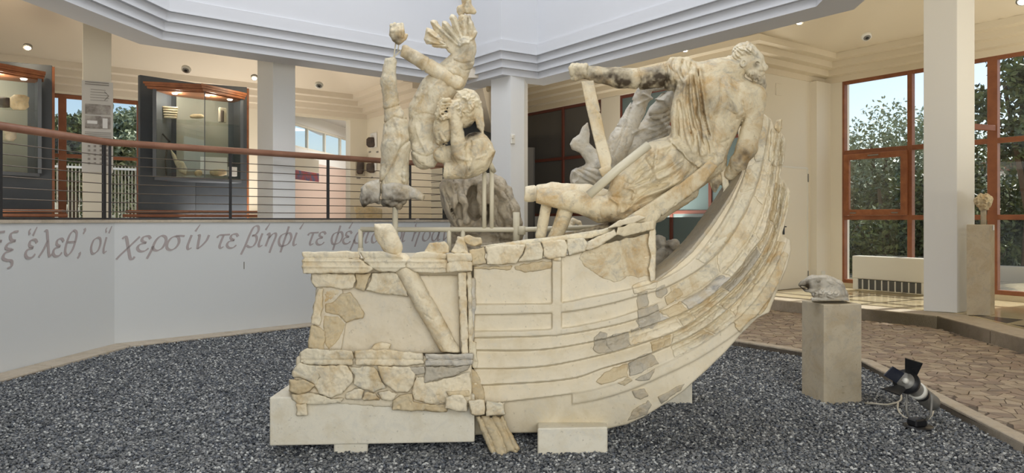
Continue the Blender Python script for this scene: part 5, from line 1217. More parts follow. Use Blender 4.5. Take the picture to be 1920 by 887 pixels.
# raised arm
v.chain([(1288, 140, -4, 29), (1250, 141, -8, 24), (1206, 148, -10, 19), (1198, 148, -10, 19)], 5)
v.chain([(1204, 147, -10, 19), (1160, 146, -10, 19), (1120, 140, -8, 15), (1098, 136, -8, 13)], 5)
v.ell((1083, 133, -8), (16, 15, 15), 10, 4)
for i in range(4): v.chain([(1074+i*8, 123, -14, 5.2), (1071+i*8.2, 128, -24, 5), (1073+i*8, 138, -25, 4.8), (1076+i*8, 144, -17, 4.5)], 1.2)
v.chain([(1090, 142, -20, 5.5), (1080, 147, -24, 5), (1074, 147, -20, 4.5)], 1.5)
# buttocks, draped thighs
v.chain([(1298, 290, 0, 50), (1238, 318, -6, 54), (1186, 356, -10, 42), (1156, 386, -10, 28)], 8)
v.chain([(1330, 300, 14, 34), (1262, 345, 16, 36), (1196, 390, 14, 26), (1160, 408, 8, 16)], 6)
v.ell((1250, 312, -34), (46, 38, 24), -30, 12)
# near lower leg, bare and cut flat
v.chain([(1152, 392, -12, 25), (1128, 393, -14, 24), (1080, 378, -14, 20), (1006, 366, -12, 15)], 6); v.slab([(985, 330), (1008, 340), (1003, 400), (980, 400)], -40, 12, 1, 1, neg=True)
# ridge of the lower support with rock
v.chain([(1294, 360, 20, 16), (1232, 398, 22, 18), (1170, 424, 20, 16), (1100, 440, 14, 11), (1050, 448, 12, 9)], 5)
v.chain([(1060, 396, 0, 15), (1052, 420, 0, 13), (1040, 448, 0, 13)], 4); v.chain([(1024, 388, 18, 10), (1014, 440, 18, 10)], 3)
# sleeve roll over the shoulder
for a, r in ((1262, 27), (1274, 30), (1288, 30)): v.chain([(a, 116, -8, 10), (a-3, 140, -24, 14), (a-8, 162, -12, 9)], 5)
# cloak: broad sheet and rope-like hanging folds
v.slab([(1272, 150), (1300, 128), (1318, 150), (1316, 200), (1330, 260), (1348, 292), (1336, 312), (1306, 300), (1280, 268), (1260, 262), (1258, 210), (1264, 176)], -44, 10, 8, 6)
fold = [[(1303, 128), (1306, 160), (1312, 205), (1324, 250), (1340, 285)], [(1312, 128), (1318, 170), (1326, 220), (1338, 262), (1350, 280)], [(1296, 140), (1296, 190), (1304, 240), (1318, 290)], [(1286, 150), (1280, 200), (1286, 250), (1300, 285)], [(1274, 165), (1266, 210), (1264, 258)]]
for i, p in enumerate(fold): v.emb(p, 4.2, 6 if i < 3 else 4.5, (-95, 5))
for p in ([(1309, 132), (1312, 170), (1318, 210), (1330, 255)], [(1300, 145), (1300, 190), (1308, 235), (1322, 280)], [(1290, 160), (1288, 200), (1296, 250)], [(1271, 190), (1272, 255)]): v.emb(p, 2.6, -6, (-95, 0))
v.chain([(1346, 278, -34, 8), (1352, 284, -36, 9), (1346, 298, -34, 10), (1334, 308, -30, 11)], 4)
v.chain([(1306, 290, -38, 8), (1322, 306, -40, 9), (1338, 304, -38, 8)], 4)
v.emb([(1310, 292), (1322, 302), (1338, 296)], 2.4, -4, (-95, 0)); v.emb([(1340, 282), (1344, 294)], 2, -3, (-95, 0))
# spine and muscle lines
v.emb([(1352, 150), (1350, 190), (1340, 235), (1338, 275)], 5, -4, (-95, 0)); v.emb([(1393, 222), (1384, 250), (1372, 285)], 3.5, -6, (-95, 20)); v.emb([(1392, 190), (1396, 215), (1390, 235)], 4, -3, (-95, 0))
v.emb([(1362, 205), (1380, 215), (1390, 208)], 5, -2.5, (-95, 0))
# drapery on the thighs
for p, r, a in (([(1172, 350), (1200, 310), (1236, 280), (1270, 268)], 4, 5), ([(1150, 365), (1172, 352), (1190, 358), (1186, 372)], 3, 5), ([(1232, 275), (1228, 310), (1234, 335), (1262, 322), (1290, 300)], 3, 4), ([(1170, 412), (1210, 384), (1260, 362), (1300, 338), (1340, 308)], 4, 6),
                ([(1168, 398), (1200, 372), (1240, 356), (1280, 338)], 3.5, 5), ([(1200, 400), (1250, 372), (1300, 346)], 3, -5), ([(1180, 386), (1215, 356), (1250, 344)], 3.5, -5), ([(1256, 262), (1276, 282), (1292, 300), (1310, 312)], 3.5, 5), ([(1260, 270), (1280, 292), (1300, 312)], 3, -5),
                ([(1186, 330), (1206, 318), (1230, 300)], 4, -4), ([(1145, 372), (1160, 384), (1160, 400)], 3, 5), ([(1170, 340), (1184, 345), (1200, 330)], 3, -4), ([(1210, 300), (1222, 320), (1216, 345)], 4, -3)):
    v.emb(p, r, a, (-95, 5))
for p in ([(1246, 116), (1250, 140), (1244, 165)], [(1262, 112), (1258, 128), (1268, 138)], [(1280, 112), (1276, 134), (1284, 150)], [(1296, 118), (1290, 140)], [(1198, 130), (1202, 148), (1197, 166)]): v.emb(p, 2.2, -5, (-95, 20))
for p in ([(1127, 372), (1124, 392), (1128, 414)], [(1394, 226), (1404, 222), (1412, 232)], [(1268, 280), (1282, 292), (1280, 312), (1266, 330)]): v.emb(p, 1.4, -2.2, (-95, 10))
v.pleats([(1276, 150), (1300, 132), (1318, 150), (1316, 200), (1330, 258), (1340, 290), (1310, 296), (1284, 268), (1262, 258), (1262, 200)], 82, 10, 7, 2, .5, (-95, 5))
v.pleats([(1148, 372), (1180, 335), (1232, 285), (1262, 270), (1280, 280), (1300, 300), (1336, 304), (1300, 345), (1240, 382), (1170, 412), (1150, 398)], -33, 17, 7, 4, .8, (-95, 8), curve=.5)
v.pleats([(1250, 112), (1296, 112), (1296, 150), (1280, 168), (1250, 168)], 75, 11, 5, 5, .6, (-95, 10))
v.emb([(1330, 160), (1322, 200), (1330, 240)], 7, 3, (-95, 0)); v.emb([(1364, 168), (1376, 190), (1384, 214)], 5, 3.5, (-95, 0)); v.emb([(1362, 180), (1368, 200)], 4, -3, (-95, 0)); v.emb([(1330, 262), (1350, 268), (1366, 262)], 3, -2.5, (-95, 0))
v.mesh('body', M['marble_warm'], hm, 1.2, 16, stains=[(1140, 150, 46, .55), (1165, 156, 26, .7), (1232, 152, 30, .75), (1215, 160, 22, .8), (1085, 138, 16, .35), (1270, 158, 16, .5), (1100, 442, 40, .55), (1140, 430, 30, .6), (1290, 300, 30, .2), (1320, 200, 30, .25), (1400, 300, 26, .4), (1345, 345, 16, .5)], seed=2)
# head as its own finer piece
v = Vol(1352, 1446, 68, 182, 5.45, -44, 46, 1.15)
v.chain([(1356, 132, 0, 17), (1378, 120, 2, 18), (1392, 112, 2, 20)], 8); v.ell((1399, 106, 0), (29, 26, 27), 35, 6); v.ell((1410, 116, -2), (22, 22, 22), 30, 5)
v.ell((1424, 108, -4), (9, 8, 13), 40, 4); v.chain([(1429, 116, -6, 5), (1436, 126, -8, 4.2), (1434, 130, -8, 4.5)], 2.5)          # brow and nose
v.ell((1419, 119, -17), (6.5, 4.5, 5), 35, 2, neg=True); v.ell((1420, 120, -14), (4.2, 3, 3.5), 35, 1)             # eye socket and eyeball
v.ell((1424, 128, -13), (8, 6, 8), 20, 3); v.chain([(1425, 135, -8, 5), (1431, 137, -6, 3.6)], 2)
v.ell((1414, 136, -2), (17, 11, 17), 20, 5)
for i in range(9): v.chain([(1408+i*2.6, 140+abs(i-6)*-.8, -12+i*2.5, 5), (1416+i*2.2, 152+(i % 3)*3, -8+i*2, 4), (1421+i*1.6, 163+(i % 2)*5, -2+i, 3)], 2.0)
v.chain([(1428, 150, 2, 8), (1432, 172, 6, 3)], 3)
v.ell((1394, 118, -21), (6.5, 8.5, 5), 20, 2); v.ell((1394, 118, -25), (3, 4.5, 3), 20, 1, neg=True)   # ear
v.pleats([(1368, 112), (1374, 92), (1390, 80), (1404, 84), (1422, 98), (1414, 108), (1398, 104), (1386, 116)], 30, 8, 5, 3, 1.6); v.curls((1404, 94), 15, 8, 10, 3.4, 2.6, 5, 35); v.curls((1416, 146), 16, 9, 18, 2.4, 2.6, 7, 30)
for p in ([(1370, 104), (1382, 90), (1400, 86), (1416, 96)], [(1404, 104), (1412, 104), (1420, 108)], [(1380, 112), (1388, 106), (1398, 104)]): v.emb(p, 2.4, -3, (-60, 60))
v.mesh('head', M['marble'], hm, .7, 8, stains=[(1428, 160, 12, .6), (1418, 122, 6, .4), (1414, 146, 10, .3)], seed=4)
# far leg, shorter and paler, lying behind the near one
v = Vol(976, 1150, 340, 400, 5.62, -30, 30, 1.8); v.chain([(990, 364, 0, 15), (1040, 360, 0, 18), (1100, 366, 0, 20), (1138, 376, 0, 20)], 5); v.slab([(970, 335), (986, 338), (980, 402), (965, 402)], -40, 40, 1, 1, neg=True)
v.emb([(1005, 345), (1003, 385)], 1.5, -2.5); v.mesh('far_leg', M['frag_cream'], hm, .8, 14, seed=6)
# squared steering stave under the fist, its foot block
v = Vol(1082, 1152, 146, 336, 5.38, -22, 22, 1.7)
v.slab([(1089, 152), (1113, 151), (1124, 200), (1134, 250), (1147, 300), (1146, 309), (1127, 317), (1113, 260), (1100, 205)], -11, 11, 0, 2.5); v.slab([(1122, 317), (1145, 309), (1148, 320), (1146, 330), (1130, 334)], -13, 12, 0, 3)
v.emb([(1108, 214), (1128, 210)], 1.4, -2.4, smooth=False); fig(v.mesh('steering_stave', M['frag_cream'], None, .35, 12, seed=8), 'straight squared marble stave held under the helmsman fist', 'stave')
br = thing('support_bar', 'pale round-edged bar slanting across the helmsman thigh', 'bar', P(1110, 362, 5.2)); d_ = P(1218, 270, 5.3)-P(1104, 366, 5.2)
tube('bar', [P(1104, 366, 5.22), P(1160, 316, 5.2), P(1216, 272, 5.22)], .032, M['steel_cream'], br, 12)
# tiller stump below the right hand
v = Vol(1344, 1386, 300, 400, 5.5, -16, 16, 1.8); v.slab([(1350, 312), (1362, 310), (1368, 350), (1372, 385), (1358, 392), (1354, 350)], -8, 8, 0, 3); v.emb([(1352, 356), (1368, 352)], 1.5, -2.5, smooth=False)
fig(v.mesh('tiller_fragment', M['marble'], None, .9, 10, seed=9), 'narrow broken tiller fragment between helmsman hand and stern', 'fragment')
# ---- companion behind the helmsman
v = Vol(1056, 1278, 156, 372, 6.15, -76, 60, 1.4)
v.chain([(1212, 162, -28, 13), (1192, 208, -32, 17), (1164, 262, -32, 21), (1140, 312, -22, 25)], 4); v.cut([(1190, 140), (1232, 150), (1226, 165), (1195, 162)])
v.chain([(1250, 186, 14, 14), (1238, 214, 16, 22), (1218, 262, 16, 32), (1184, 318, 14, 38)], 5)
v.chain([(1264, 170, 0, 8), (1246, 192, -4, 12), (1230, 214, -4, 14)], 3); v.ell((1238, 164, 6), (20, 6, 12), -14, 1)
v.chain([(1088, 334, 0, 20), (1124, 326, -4, 28), (1164, 328, -4, 34)], 7)
v.slab([(1086, 252), (1092, 238), (1102, 229), (1106, 250), (1105, 268), (1114, 284), (1124, 302), (1112, 316), (1098, 298), (1086, 286), (1072, 280), (1068, 270), (1074, 260)], -16, 12, 6, 8)
v.chain([(1104, 286, -2, 13), (1124, 312, -2, 20)], 6); v.chain([(1240, 224, -10, 7), (1252, 240, -8, 6), (1254, 252, -6, 5)], 3)
for i in range(8): v.emb([(1206+i*2, 300-i*12), (1226+i*2, 290-i*11), (1250+i*.5, 276-i*10)], 3.4, -5, (-76, 20))
for p in ([(1196, 196), (1216, 186), (1244, 188)], [(1188, 250), (1210, 240), (1232, 246)], [(1206, 176), (1226, 184), (1240, 176)]): v.emb(p, 2.8, 4, (-64, 0))
v.emb([(1186, 190), (1170, 240), (1150, 290)], 3, -4, (-64, 0)); v.emb([(1078, 322), (1084, 334), (1076, 344)], 3, 4); v.emb([(1150, 236), (1180, 240)], 1.4, -2.2)
v.pleats([(1070, 316), (1150, 308), (1190, 330), (1180, 356), (1070, 352)], 10, 12, 6, 6, .9)
fig(v.mesh('companion_statue', M['marble_grey'], None, 1.5, 14, seed=12), 'upturned greyish companion statue with a bare foot behind the helmsman')
pf = thing('prop', 'hidden steel prop holding the upturned companion statue', 'prop', (P(1165, HZ, 6.15).x, 6.15, 0)); tube('tube', [P(1165, 345, 6.15), Vector((P(1165, 0, 6.15).x, 6.15, .0))], .03, M['steel_cream'], pf)
tube('arm_tube', [P(1250, 270, 6.12), P(1262, 270, 5.9)], .012, M['steel_cream'], pf)
# ---- rising leg fragment on a post (left)
lgp = thing('leg_statue', 'tall upright marble leg rising from a broken foot, left of the group', 'statue', P(740, 390, 6.35))
v = Vol(668, 804, 96, 396, 6.3, -48, 48, 1.3)
v.chain([(732, 116, 0, 12), (728, 150, 0, 14.5), (734, 198, 0, 15), (742, 226, 0, 21), (742, 272, 0, 27), (739, 330, 0, 27), (738, 350, 0, 27)], 5)
v.cut([(712, 92), (760, 92), (752, 112), (738, 106), (726, 109), (714, 106)])
v.emb([(716, 206), (732, 202), (752, 196)], 1.8, -3.4, smooth=False); v.emb([(722, 230), (738, 218), (764, 224)], 1.8, -3, smooth=False)
v.emb([(768, 262), (752, 276), (742, 296), (730, 318), (712, 346)], 2.2, -5); v.emb([(745, 232), (750, 260), (746, 280)], 4, 3)
for x, y in ((757, 328), (757, 338)): v.ell((x, y, -24), (5, 5, 5), 0, 1.5)
v.mesh('shaft', M['marble'], lgp, 1.4, 14, seed=14, stains=[(745, 300, 30, .15), (735, 170, 20, .15)])
v = Vol(668, 804, 326, 396, 6.3, -60, 50, 1.3)
v.slab([(712, 346), (740, 340), (766, 348), (782, 356), (796, 366), (793, 376), (770, 372), (748, 378), (712, 372)], -30, 24, 3, 9); v.slab([(677, 352), (690, 342), (712, 336), (716, 360), (712, 378), (690, 382), (681, 388), (676, 374)], -26, 20, 3, 9)
v.ell((735, 378, 0), (28, 10, 18), 0, 5); v.ell((748, 386, -6), (7, 7, 8), 0, 3); v.emb([(716, 336), (714, 384)], 2.4, -7, smooth=False)
v.mesh('broken_foot', M['marble_grey'], lgp, 2.6, 12, seed=15, stains=[(740, 384, 30, .6), (692, 380, 22, .6)])
# fragment on two thin rods
tfp = thing('hand_fragment', 'knobbly clenched hand fragment held up on two thin rods', 'fragment', P(743, 82, 6.3))
v = Vol(722, 772, 36, 92, 6.3, -22, 22, 1.3); v.slab([(731, 52), (738, 45), (752, 43), (757, 52), (760, 64), (754, 78), (744, 82), (736, 77), (730, 66)], -13, 13, 0, 8)
v.chain([(748, 76, -4, 8), (758, 70, -4, 5), (762, 66, -4, 3.5)], 2)
for i in range(4): v.chain([(734+i*6.5, 48-(i % 2)*2, -8, 4), (735+i*6.5, 58, -14, 4.2), (737+i*5.5, 68, -11, 4)], 1.4)
v.mesh('hand', M['marble_warm'], tfp, 1.2, 9, seed=16, stains=[(744, 76, 10, .5)])
tube('rod', [P(738, 110, 6.3), P(742, 80, 6.3)], .006, M['steel_cream'], tfp, 8); tube('rod', [P(746, 96, 6.32), P(748, 80, 6.3)], .005, M['steel_cream'], tfp, 8); tube('rod', [P(738, 108, 6.3), P(752, 94, 6.32)], .005, M['steel_cream'], tfp, 8)
# ---- serpent tail with fan fin
tlp = thing('sea_monster_tail_statue', 'curving marble tail with fan-shaped fin rearing up, forearm reaching left', 'statue', P(800, 320, 6.45))
v = Vol(756, 908, 66, 326, 6.45, -52, 50, 1.3)
v.chain([(796, 294, 0, 24), (791, 246, 0, 26), (797, 206, 0, 29), (818, 172, 0, 32), (846, 142, 0, 30), (866, 112, 0, 22), (872, 92, 0, 19), (871, 80, 0, 20)], 8)
v.slab([(772, 270), (800, 262), (824, 276), (822, 300), (814, 314), (796, 312), (782, 302), (772, 290)], -26, 20, 4, 8)
v.emb([(814, 216), (796, 212), (778, 216)], 1.6, -2.6); v.emb([(768, 280), (796, 292), (822, 284)], 2, -4); v.emb([(780, 236), (786, 260), (800, 286)], 3, 3); v.emb([(840, 160), (852, 140), (866, 148), (862, 160)], 3, -6); v.emb([(846, 132), (858, 146)], 4, 4)
v.emb([(850, 112), (866, 118), (886, 116)], 1.6, -2.6); v.emb([(862, 126), (870, 132), (882, 130)], 1.6, -2.4); v.emb([(782, 180), (800, 172), (820, 150)], 4, 3)
v.mesh('tail', M['marble'], tlp, 1.4, 14, seed=18, stains=[(872, 90, 16, .3), (870, 118, 18, .22)])
v = Vol(790, 902, 18, 112, 6.45, -36, 30, 1.1)
v.slab([(850, 104), (838, 95), (833, 84), (822, 66), (812, 54), (808, 40), (818, 38), (828, 48), (830, 40), (840, 43), (846, 45), (843, 34), (847, 28), (858, 33), (864, 28), (882, 30), (885, 44), (894, 60), (887, 72), (891, 88), (878, 102)], lambda a, b: -9-.16*np.maximum(0, 872-a)+0*b, lambda a, b: 8-.12*np.maximum(0, 872-a)+0*b, 0, 5)
v.slab([(800, 51), (812, 56), (824, 66), (834, 78), (838, 88), (822, 90), (812, 88), (799, 83), (795, 74)], -30, -6, 1, 6); v.chain([(870, 90, -2, 17), (872, 108, -1, 17)], 5)
for a, b, r_ in (((862, 86), (812, 42), 3.6), ((866, 82), (834, 44), 4), ((870, 80), (849, 33), 4.4), ((874, 78), (868, 32), 5), ((880, 80), (884, 44), 4), ((884, 74), (892, 62), 3)): v.emb([a, ((a[0]+b[0])/2+1, (a[1]+b[1])/2+2), b], r_, 6)
for a, b in (((858, 82), (822, 44)), ((864, 78), (842, 42)), ((869, 72), (858, 32)), ((877, 72), (877, 34))): v.emb([a, b], 2.0, -5, smooth=False)
for a, b in (((834, 84), (804, 60)), ((834, 88), (802, 76))): v.emb([a, b], 3, 5, smooth=False); v.emb([(a[0], a[1]-4), (b[0]+2, b[1]+8)], 2, -4, smooth=False)
v.mesh('fan_fin', M['marble'], tlp, 1.2, 9, seed=19, stains=[(840, 70, 16, .2), (866, 92, 16, .25)])
v = Vol(850, 900, -10, 34, 6.45, -18, 18, 1.4); v.slab([(856, 22), (858, 12), (866, 8), (866, -4), (884, -4), (884, 8), (889, 16), (894, 22), (890, 27), (880, 25), (870, 28), (860, 29)], -9, 9, 0, 5); v.emb([(872, 28), (870, 12), (876, 0)], 3, -4); v.mesh('fin_tip', M['marble_warm'], tlp, 1.4, 8, seed=20)
v = Vol(744, 878, 78, 172, 6.35, -20, 20, 1.5); v.chain([(758, 96, 0, 12), (800, 121, 0, 13.5), (842, 146, 0, 15), (856, 154, 0, 14)], 3); v.slab([(742, 84), (756, 80), (750, 104), (742, 106)], -30, 30, 1, 1, neg=True)
v.emb([(806, 108), (802, 122), (794, 134)], 1.6, -4, smooth=False); v.mesh('forearm', M['frag_cream'], tlp, 1.0, 10, seed=21, stains=[(778, 108, 24, .3)])
# ---- wrestling group: clutched heads, arms and torso in front of the tail
wr = thing('clutched_companion_statue', 'tangled marble sailor whose curly head is gripped by a large hand', 'statue', P(875, 330, 6.2))
v = Vol(808, 936, 156, 352, 6.2, -60, 50, 1.15)
v.ell((874, 200, 4), (28, 34, 26), 10, 6); v.ell((872, 222, 2), (18, 18, 20), 0, 5); v.ell((832, 240, 0), (20, 30, 22), 8, 5)
v.chain([(848, 202, -20, 11), (856, 236, -24, 12), (859, 266, -24, 13), (861, 294, -22, 14)], 4)
v.ell((846, 198, -18), (15, 11, 10), 25, 4)
for i in range(4): v.chain([(842-i*2.2, 188+i*5.2, -22, 4.4), (832-i*1.8, 188+i*6.4, -27, 4.2), (824-i*1.2, 194+i*6.8, -22, 3.8), (821-i*.8, 200+i*6.6, -14, 3.4)], .8)
v.chain([(850, 208, -26, 5), (840, 219, -30, 4.6), (829, 222, -26, 4)], .8)
for i in range(3): v.emb([(846-i*2.2, 192+i*5.2), (830-i*1.6, 193+i*6.6)], 1.2, -4, (-60, -6), smooth=False)
v.slab([(888, 178), (898, 186), (906, 208), (908, 236), (906, 250), (894, 240), (890, 216), (886, 196)], -14, 10, 3, 4)
v.ell((894, 284, 2), (32, 36, 28), -14, 6); v.slab([(880, 254), (904, 250), (926, 284), (912, 318), (894, 330), (874, 330), (864, 310), (868, 280)], -20, 22, 6, 10)
v.chain([(840, 320, -14, 16), (872, 318, -14, 17), (898, 300, -10, 22)], 6); v.cut([(820, 296), (833, 300), (830, 344), (820, 344)])
v.chain([(828, 290, 2, 16), (850, 292, 4, 18), (880, 280, 6, 20)], 6)
v.ell((884, 243, -10), (8, 7, 20), -35, 1.5, neg=True)
# bearded upside-down face
v.ell((822, 214, -16), (7, 7, 6), 0, 2); v.chain([(826, 250, -22, 3.6), (830, 258, -26, 4), (834, 262, -23, 3.6)], 1.5); v.ell((824, 246, -22), (4, 3, 3), 0, 1, neg=True); v.ell((838, 248, -22), (4, 3, 3), 0, 1, neg=True); v.emb([(824, 268), (832, 270), (838, 266)], 1.6, -3)
v.curls((876, 196), 22, 26, 34, 3.5, 2.3, 31); v.curls((872, 182), 18, 12, 14, 3.2, 2.4, 35); v.curls((826, 222), 12, 8, 8, 3, 3, 32); v.curls((830, 270), 10, 7, 10, 2.4, 2.4, 33)
v.emb([(900, 260), (888, 290), (880, 320)], 3, -4); v.emb([(862, 298), (884, 300), (910, 290)], 3, 3.5); v.emb([(872, 304), (876, 318), (872, 332)], 2, -3)
v.slab([(884, 262), (906, 256), (928, 284), (908, 312), (884, 316)], -30, 0, 5, 5); v.pleats([(868, 262), (904, 256), (924, 284), (900, 318), (866, 312)], -50, 16, 4, 33, .8)
for i in range(0): v.emb([(880, 262+i*12), (896, 258+i*12), (914, 264+i*12)], 3, -2.4)
v.mesh('body', M['marble_warm'], wr, 1.3, 10, seed=24, stains=[(884, 246, 14, .8), (850, 296, 16, .35), (875, 330, 20, .3)])  # strongest darkening is centred on the carved hollow
# ---- brown core rock under them, standing on the gravel
v = Vol(816, 990, 316, 740, 6.85, -110, 90, 2.6)
v.slab([(824, 344), (850, 334), (900, 324), (932, 330), (958, 352), (968, 386), (972, 430), (985, 520), (988, 730), (820, 730), (834, 520), (842, 440), (846, 412), (830, 382)], -50, 60, 0, 26)
v.chain([(842, 350, -40, 18), (850, 384, -46, 16), (864, 412, -44, 12)], 6); v.chain([(872, 350, -44, 10), (866, 380, -58, 12), (872, 412, -50, 10)], 6); v.chain([(934, 350, -40, 18), (956, 390, -40, 16), (966, 440, -36, 16)], 8)
v.ell((890, 380, -56), (17, 34, 60), 0, 3, neg=True); v.ell((912, 404, -56), (8, 22, 40), 10, 3, neg=True); v.chain([(904, 346, -52, 8), (900, 372, -60, 7), (906, 400, -58, 8)], 3); v.ell((858, 400, -60), (7, 18, 18), 10, 3, neg=True); v.ell((940, 420, -58), (10, 26, 16), -14, 4, neg=True)
for p in ([(836, 344), (846, 372), (848, 396)], [(850, 340), (858, 366), (862, 392)], [(920, 350), (932, 392), (944, 430)], [(946, 360), (960, 400), (968, 440)], [(880, 430), (910, 440), (950, 452)], [(848, 420), (862, 436), (890, 446)]): v.emb(p, 4, -7)
for p in ([(842, 340), (852, 368), (854, 400)], [(932, 340), (950, 380), (960, 420)]): v.emb(p, 4, 6)
v.pleats([(830, 340), (868, 334), (880, 380), (866, 440), (846, 440), (826, 380)], 74, 13, 12, 7, .8); v.pleats([(916, 336), (950, 350), (970, 400), (975, 460), (930, 460), (920, 400)], 68, 14, 10, 8, 1.0); v.pleats([(850, 420), (960, 420), (970, 470), (840, 470)], 8, 14, 8, 9, 1.0)
fig(v.mesh('brown_rock_core', M['rock_brown'], None, 5.0, 22, seed=26), 'brown hollowed rock core under the tangled figures, behind the ship', 'rock')
# ---- props that carry the left pieces
t_ = thing('prop', 'cream post carrying the upright marble leg', 'prop', (P(741, HZ, 6.3).x, 6.3, 0)); tube('tube', [P(741, 376, 6.3), Vector((P(741, 0, 6.3).x, 6.3, 0))], .025, M['steel_cream'], t_)
t_ = thing('prop', 'hidden cream bar tying the curving tail back to the rock core', 'prop', P(850, 345, 6.8)); tube('tube', [P(806, 280, 6.5), P(850, 318, 6.75), P(856, 360, 6.85)], .025, M['steel_cream'], t_)
# ---- grey rocks seen between ship side and stern
v = Vol(1222, 1284, 432, 510, 6.2, -40, 40, 2.0); v.ell((1244, 468, 0), (18, 24, 24), 0, 3); v.ell((1262, 462, -4), (12, 15, 16), 30, 3); v.ell((1234, 490, 0), (18, 18, 22), 0, 4); v.ell((1236, 452, -6), (12, 12, 14), 0, 4)
v.emb([(1230, 470), (1244, 462), (1262, 470)], 2.5, -5); v.emb([(1250, 448), (1252, 480)], 2.5, -5)
gr = thing('grey_rock_statue', 'grey weathered sculpture fragment seen between ship side and stern', 'fragment', P(1246, 500, 6.2)); v.mesh('fragment', M['marble_grey'], gr, 2.5, 14, seed=27, stains=[(1246, 470, 30, .4)])
x_ = P(1246, 0, 6.2).x; from_bm('plinth', prism_bm([V2(x_-.2, 6.05), V2(x_+.2, 6.05), V2(x_+.2, 6.4), V2(x_-.2, 6.4)], 0, P(1246, 500, 6.2).z), M['slab'], gr)
# ---- small white figure standing far behind
v = Vol(1056, 1102, 402, 434, 9.5, -12, 12, 1.0); v.chain([(1074, 414, 0, 4), (1070, 424, 0, 7), (1074, 432, 0, 9)], 3); v.chain([(1074, 412, -2, 4), (1086, 418, -3, 4), (1090, 430, -2, 5)], 3); v.emb([(1066, 418), (1078, 424), (1088, 420)], 2, -2)
sf = thing('small_statue', 'small white statue far behind the helmsman feet', 'statue', P(1074, 432, 9.5)); v.mesh('figure', M['frag_cream'], sf, .5, 6, seed=28)
q = P(1074, 433, 9.5); from_bm('plinth', prism_bm([V2(q.x-.2, 9.35), V2(q.x+.2, 9.35), V2(q.x+.2, 9.65), V2(q.x-.2, 9.65)], 0, q.z), M['slab'], sf)
# ---- animal head on the square pedestal
v = Vol(1492, 1600, 506, 576, 6.2, -40, 40, 1.2)
v.chain([(1506, 532, 0, 7), (1524, 529, 0, 12), (1546, 532, 0, 15), (1568, 540, 0, 15), (1578, 552, 0, 12)], 6); v.ell((1552, 524, -4), (16, 7, 12), 8, 4)
v.ell((1555, 552, 0), (34, 11, 24), 0, 6); v.slab([(1520, 558), (1590, 558), (1592, 564), (1522, 564)], -22, 22, 2, 2)
v.chain([(1500, 534, 0, 3.5), (1512, 543, 0, 4), (1528, 546, 0, 6)], 3); v.ell((1508, 539, -6), (9, 2.2, 14), 22, 1, neg=True); v.ell((1534, 528, -14), (4, 3.2, 4), 0, 1.2, neg=True); v.ell((1534, 528, -11), (2.6, 2.2, 3), 0, .6)
v.ell((1560, 530, -14), (13, 4.5, 5), 24, 2); v.curls((1548, 550), 24, 6, 22, 2.6, 2.6, 41); v.emb([(1516, 524), (1532, 520), (1548, 520)], 2.2, 2); v.emb([(1566, 528), (1582, 540), (1586, 556)], 2, -2.5)
fig(v.mesh('animal_head_sculpture', M['marble_grey'], None, .8, 8, seed=29, stains=[(1506, 536, 14, .75), (1534, 530, 10, .4)]), 'grey marble snarling animal head on the square travertine pedestal', 'sculpture')
# ---- corroded head on the tall pedestal
ch = thing('corroded_head', 'spongy corroded marble head on a short stem, on the tall pedestal', 'sculpture', P(1845, 421, 10.09))
v = Vol(1822, 1868, 356, 404, 10.09, -22, 22, 1.1); v.ell((1845, 378, 0), (16, 14, 15), 10, 3); v.ell((1852, 374, -4), (9, 8, 8), 0, 3); v.curls((1845, 378), 15, 12, 24, 2.6, 3, 51); v.ell((1840, 390, -4), (5, 5, 6), 0, 2)
v.mesh('head', M['marble_warm'], ch, 1.8, 5, seed=30); tube('stem', [P(1844, 421.5, 10.09), P(1844, 388, 10.09)], .035, M['trav'], ch)
# ================================================================ OUTSIDE THE WINDOWS
S_(from_bm('ground', prism_bm([V2(-45, -20), V2(60, -20), V2(60, 70), V2(-45, 70)], -.6, -.32), M['concrete_out']), 'pale paved ground outside the museum')
S_(from_bm('ground', prism_bm([V2(-40, 15.6), V2(-8.6, 15.6), V2(-4.6, 26), V2(-40, 40)], -.3, 1.0), M['concrete_out']), 'raised pale terrace outside the left windows')
def leaves(n, crown, seed, size):
    """crown: list of (center, radii); leaf quads scattered in the shells of the blobs"""
    r = np.random.default_rng(seed); vol = np.array([c[1][0]*c[1][1]*c[1][2] for c in crown])**.67; pick = r.choice(len(crown), n, p=vol/vol.sum())
    C = np.array([c[0] for c in crown])[pick]; R = np.array([c[1] for c in crown])[pick]
    d = r.normal(size=(n, 3)); d /= np.linalg.norm(d, axis=1)[:, None]; rad = r.random(n)**.35
    c = C+d*R*rad[:, None]*(1+.25*fbm(d*3+pick[:, None]*7.0, seed, 2))[:, None]
    u = r.normal(size=(n, 3)); u /= np.linalg.norm(u, axis=1)[:, None]; w_ = np.cross(u, r.normal(size=(n, 3))); w_ /= np.linalg.norm(w_, axis=1)[:, None]
    s = (size*r.uniform(.6, 1.3, n))[:, None]
    V = np.stack([c-u*s, c-w_*s*.45, c+u*s, c+w_*s*.45], 1).reshape(-1, 3)
    me = bpy.data.meshes.new('foliage'); me.vertices.add(len(V)); me.vertices.foreach_set('co', V.astype(np.float32).ravel())
    me.loops.add(4*n); me.loops.foreach_set('vertex_index', np.arange(4*n, dtype=np.int32)); me.polygons.add(n); me.polygons.foreach_set('loop_start', np.arange(n, dtype=np.int32)*4); me.update(calc_edges=True)
    return me
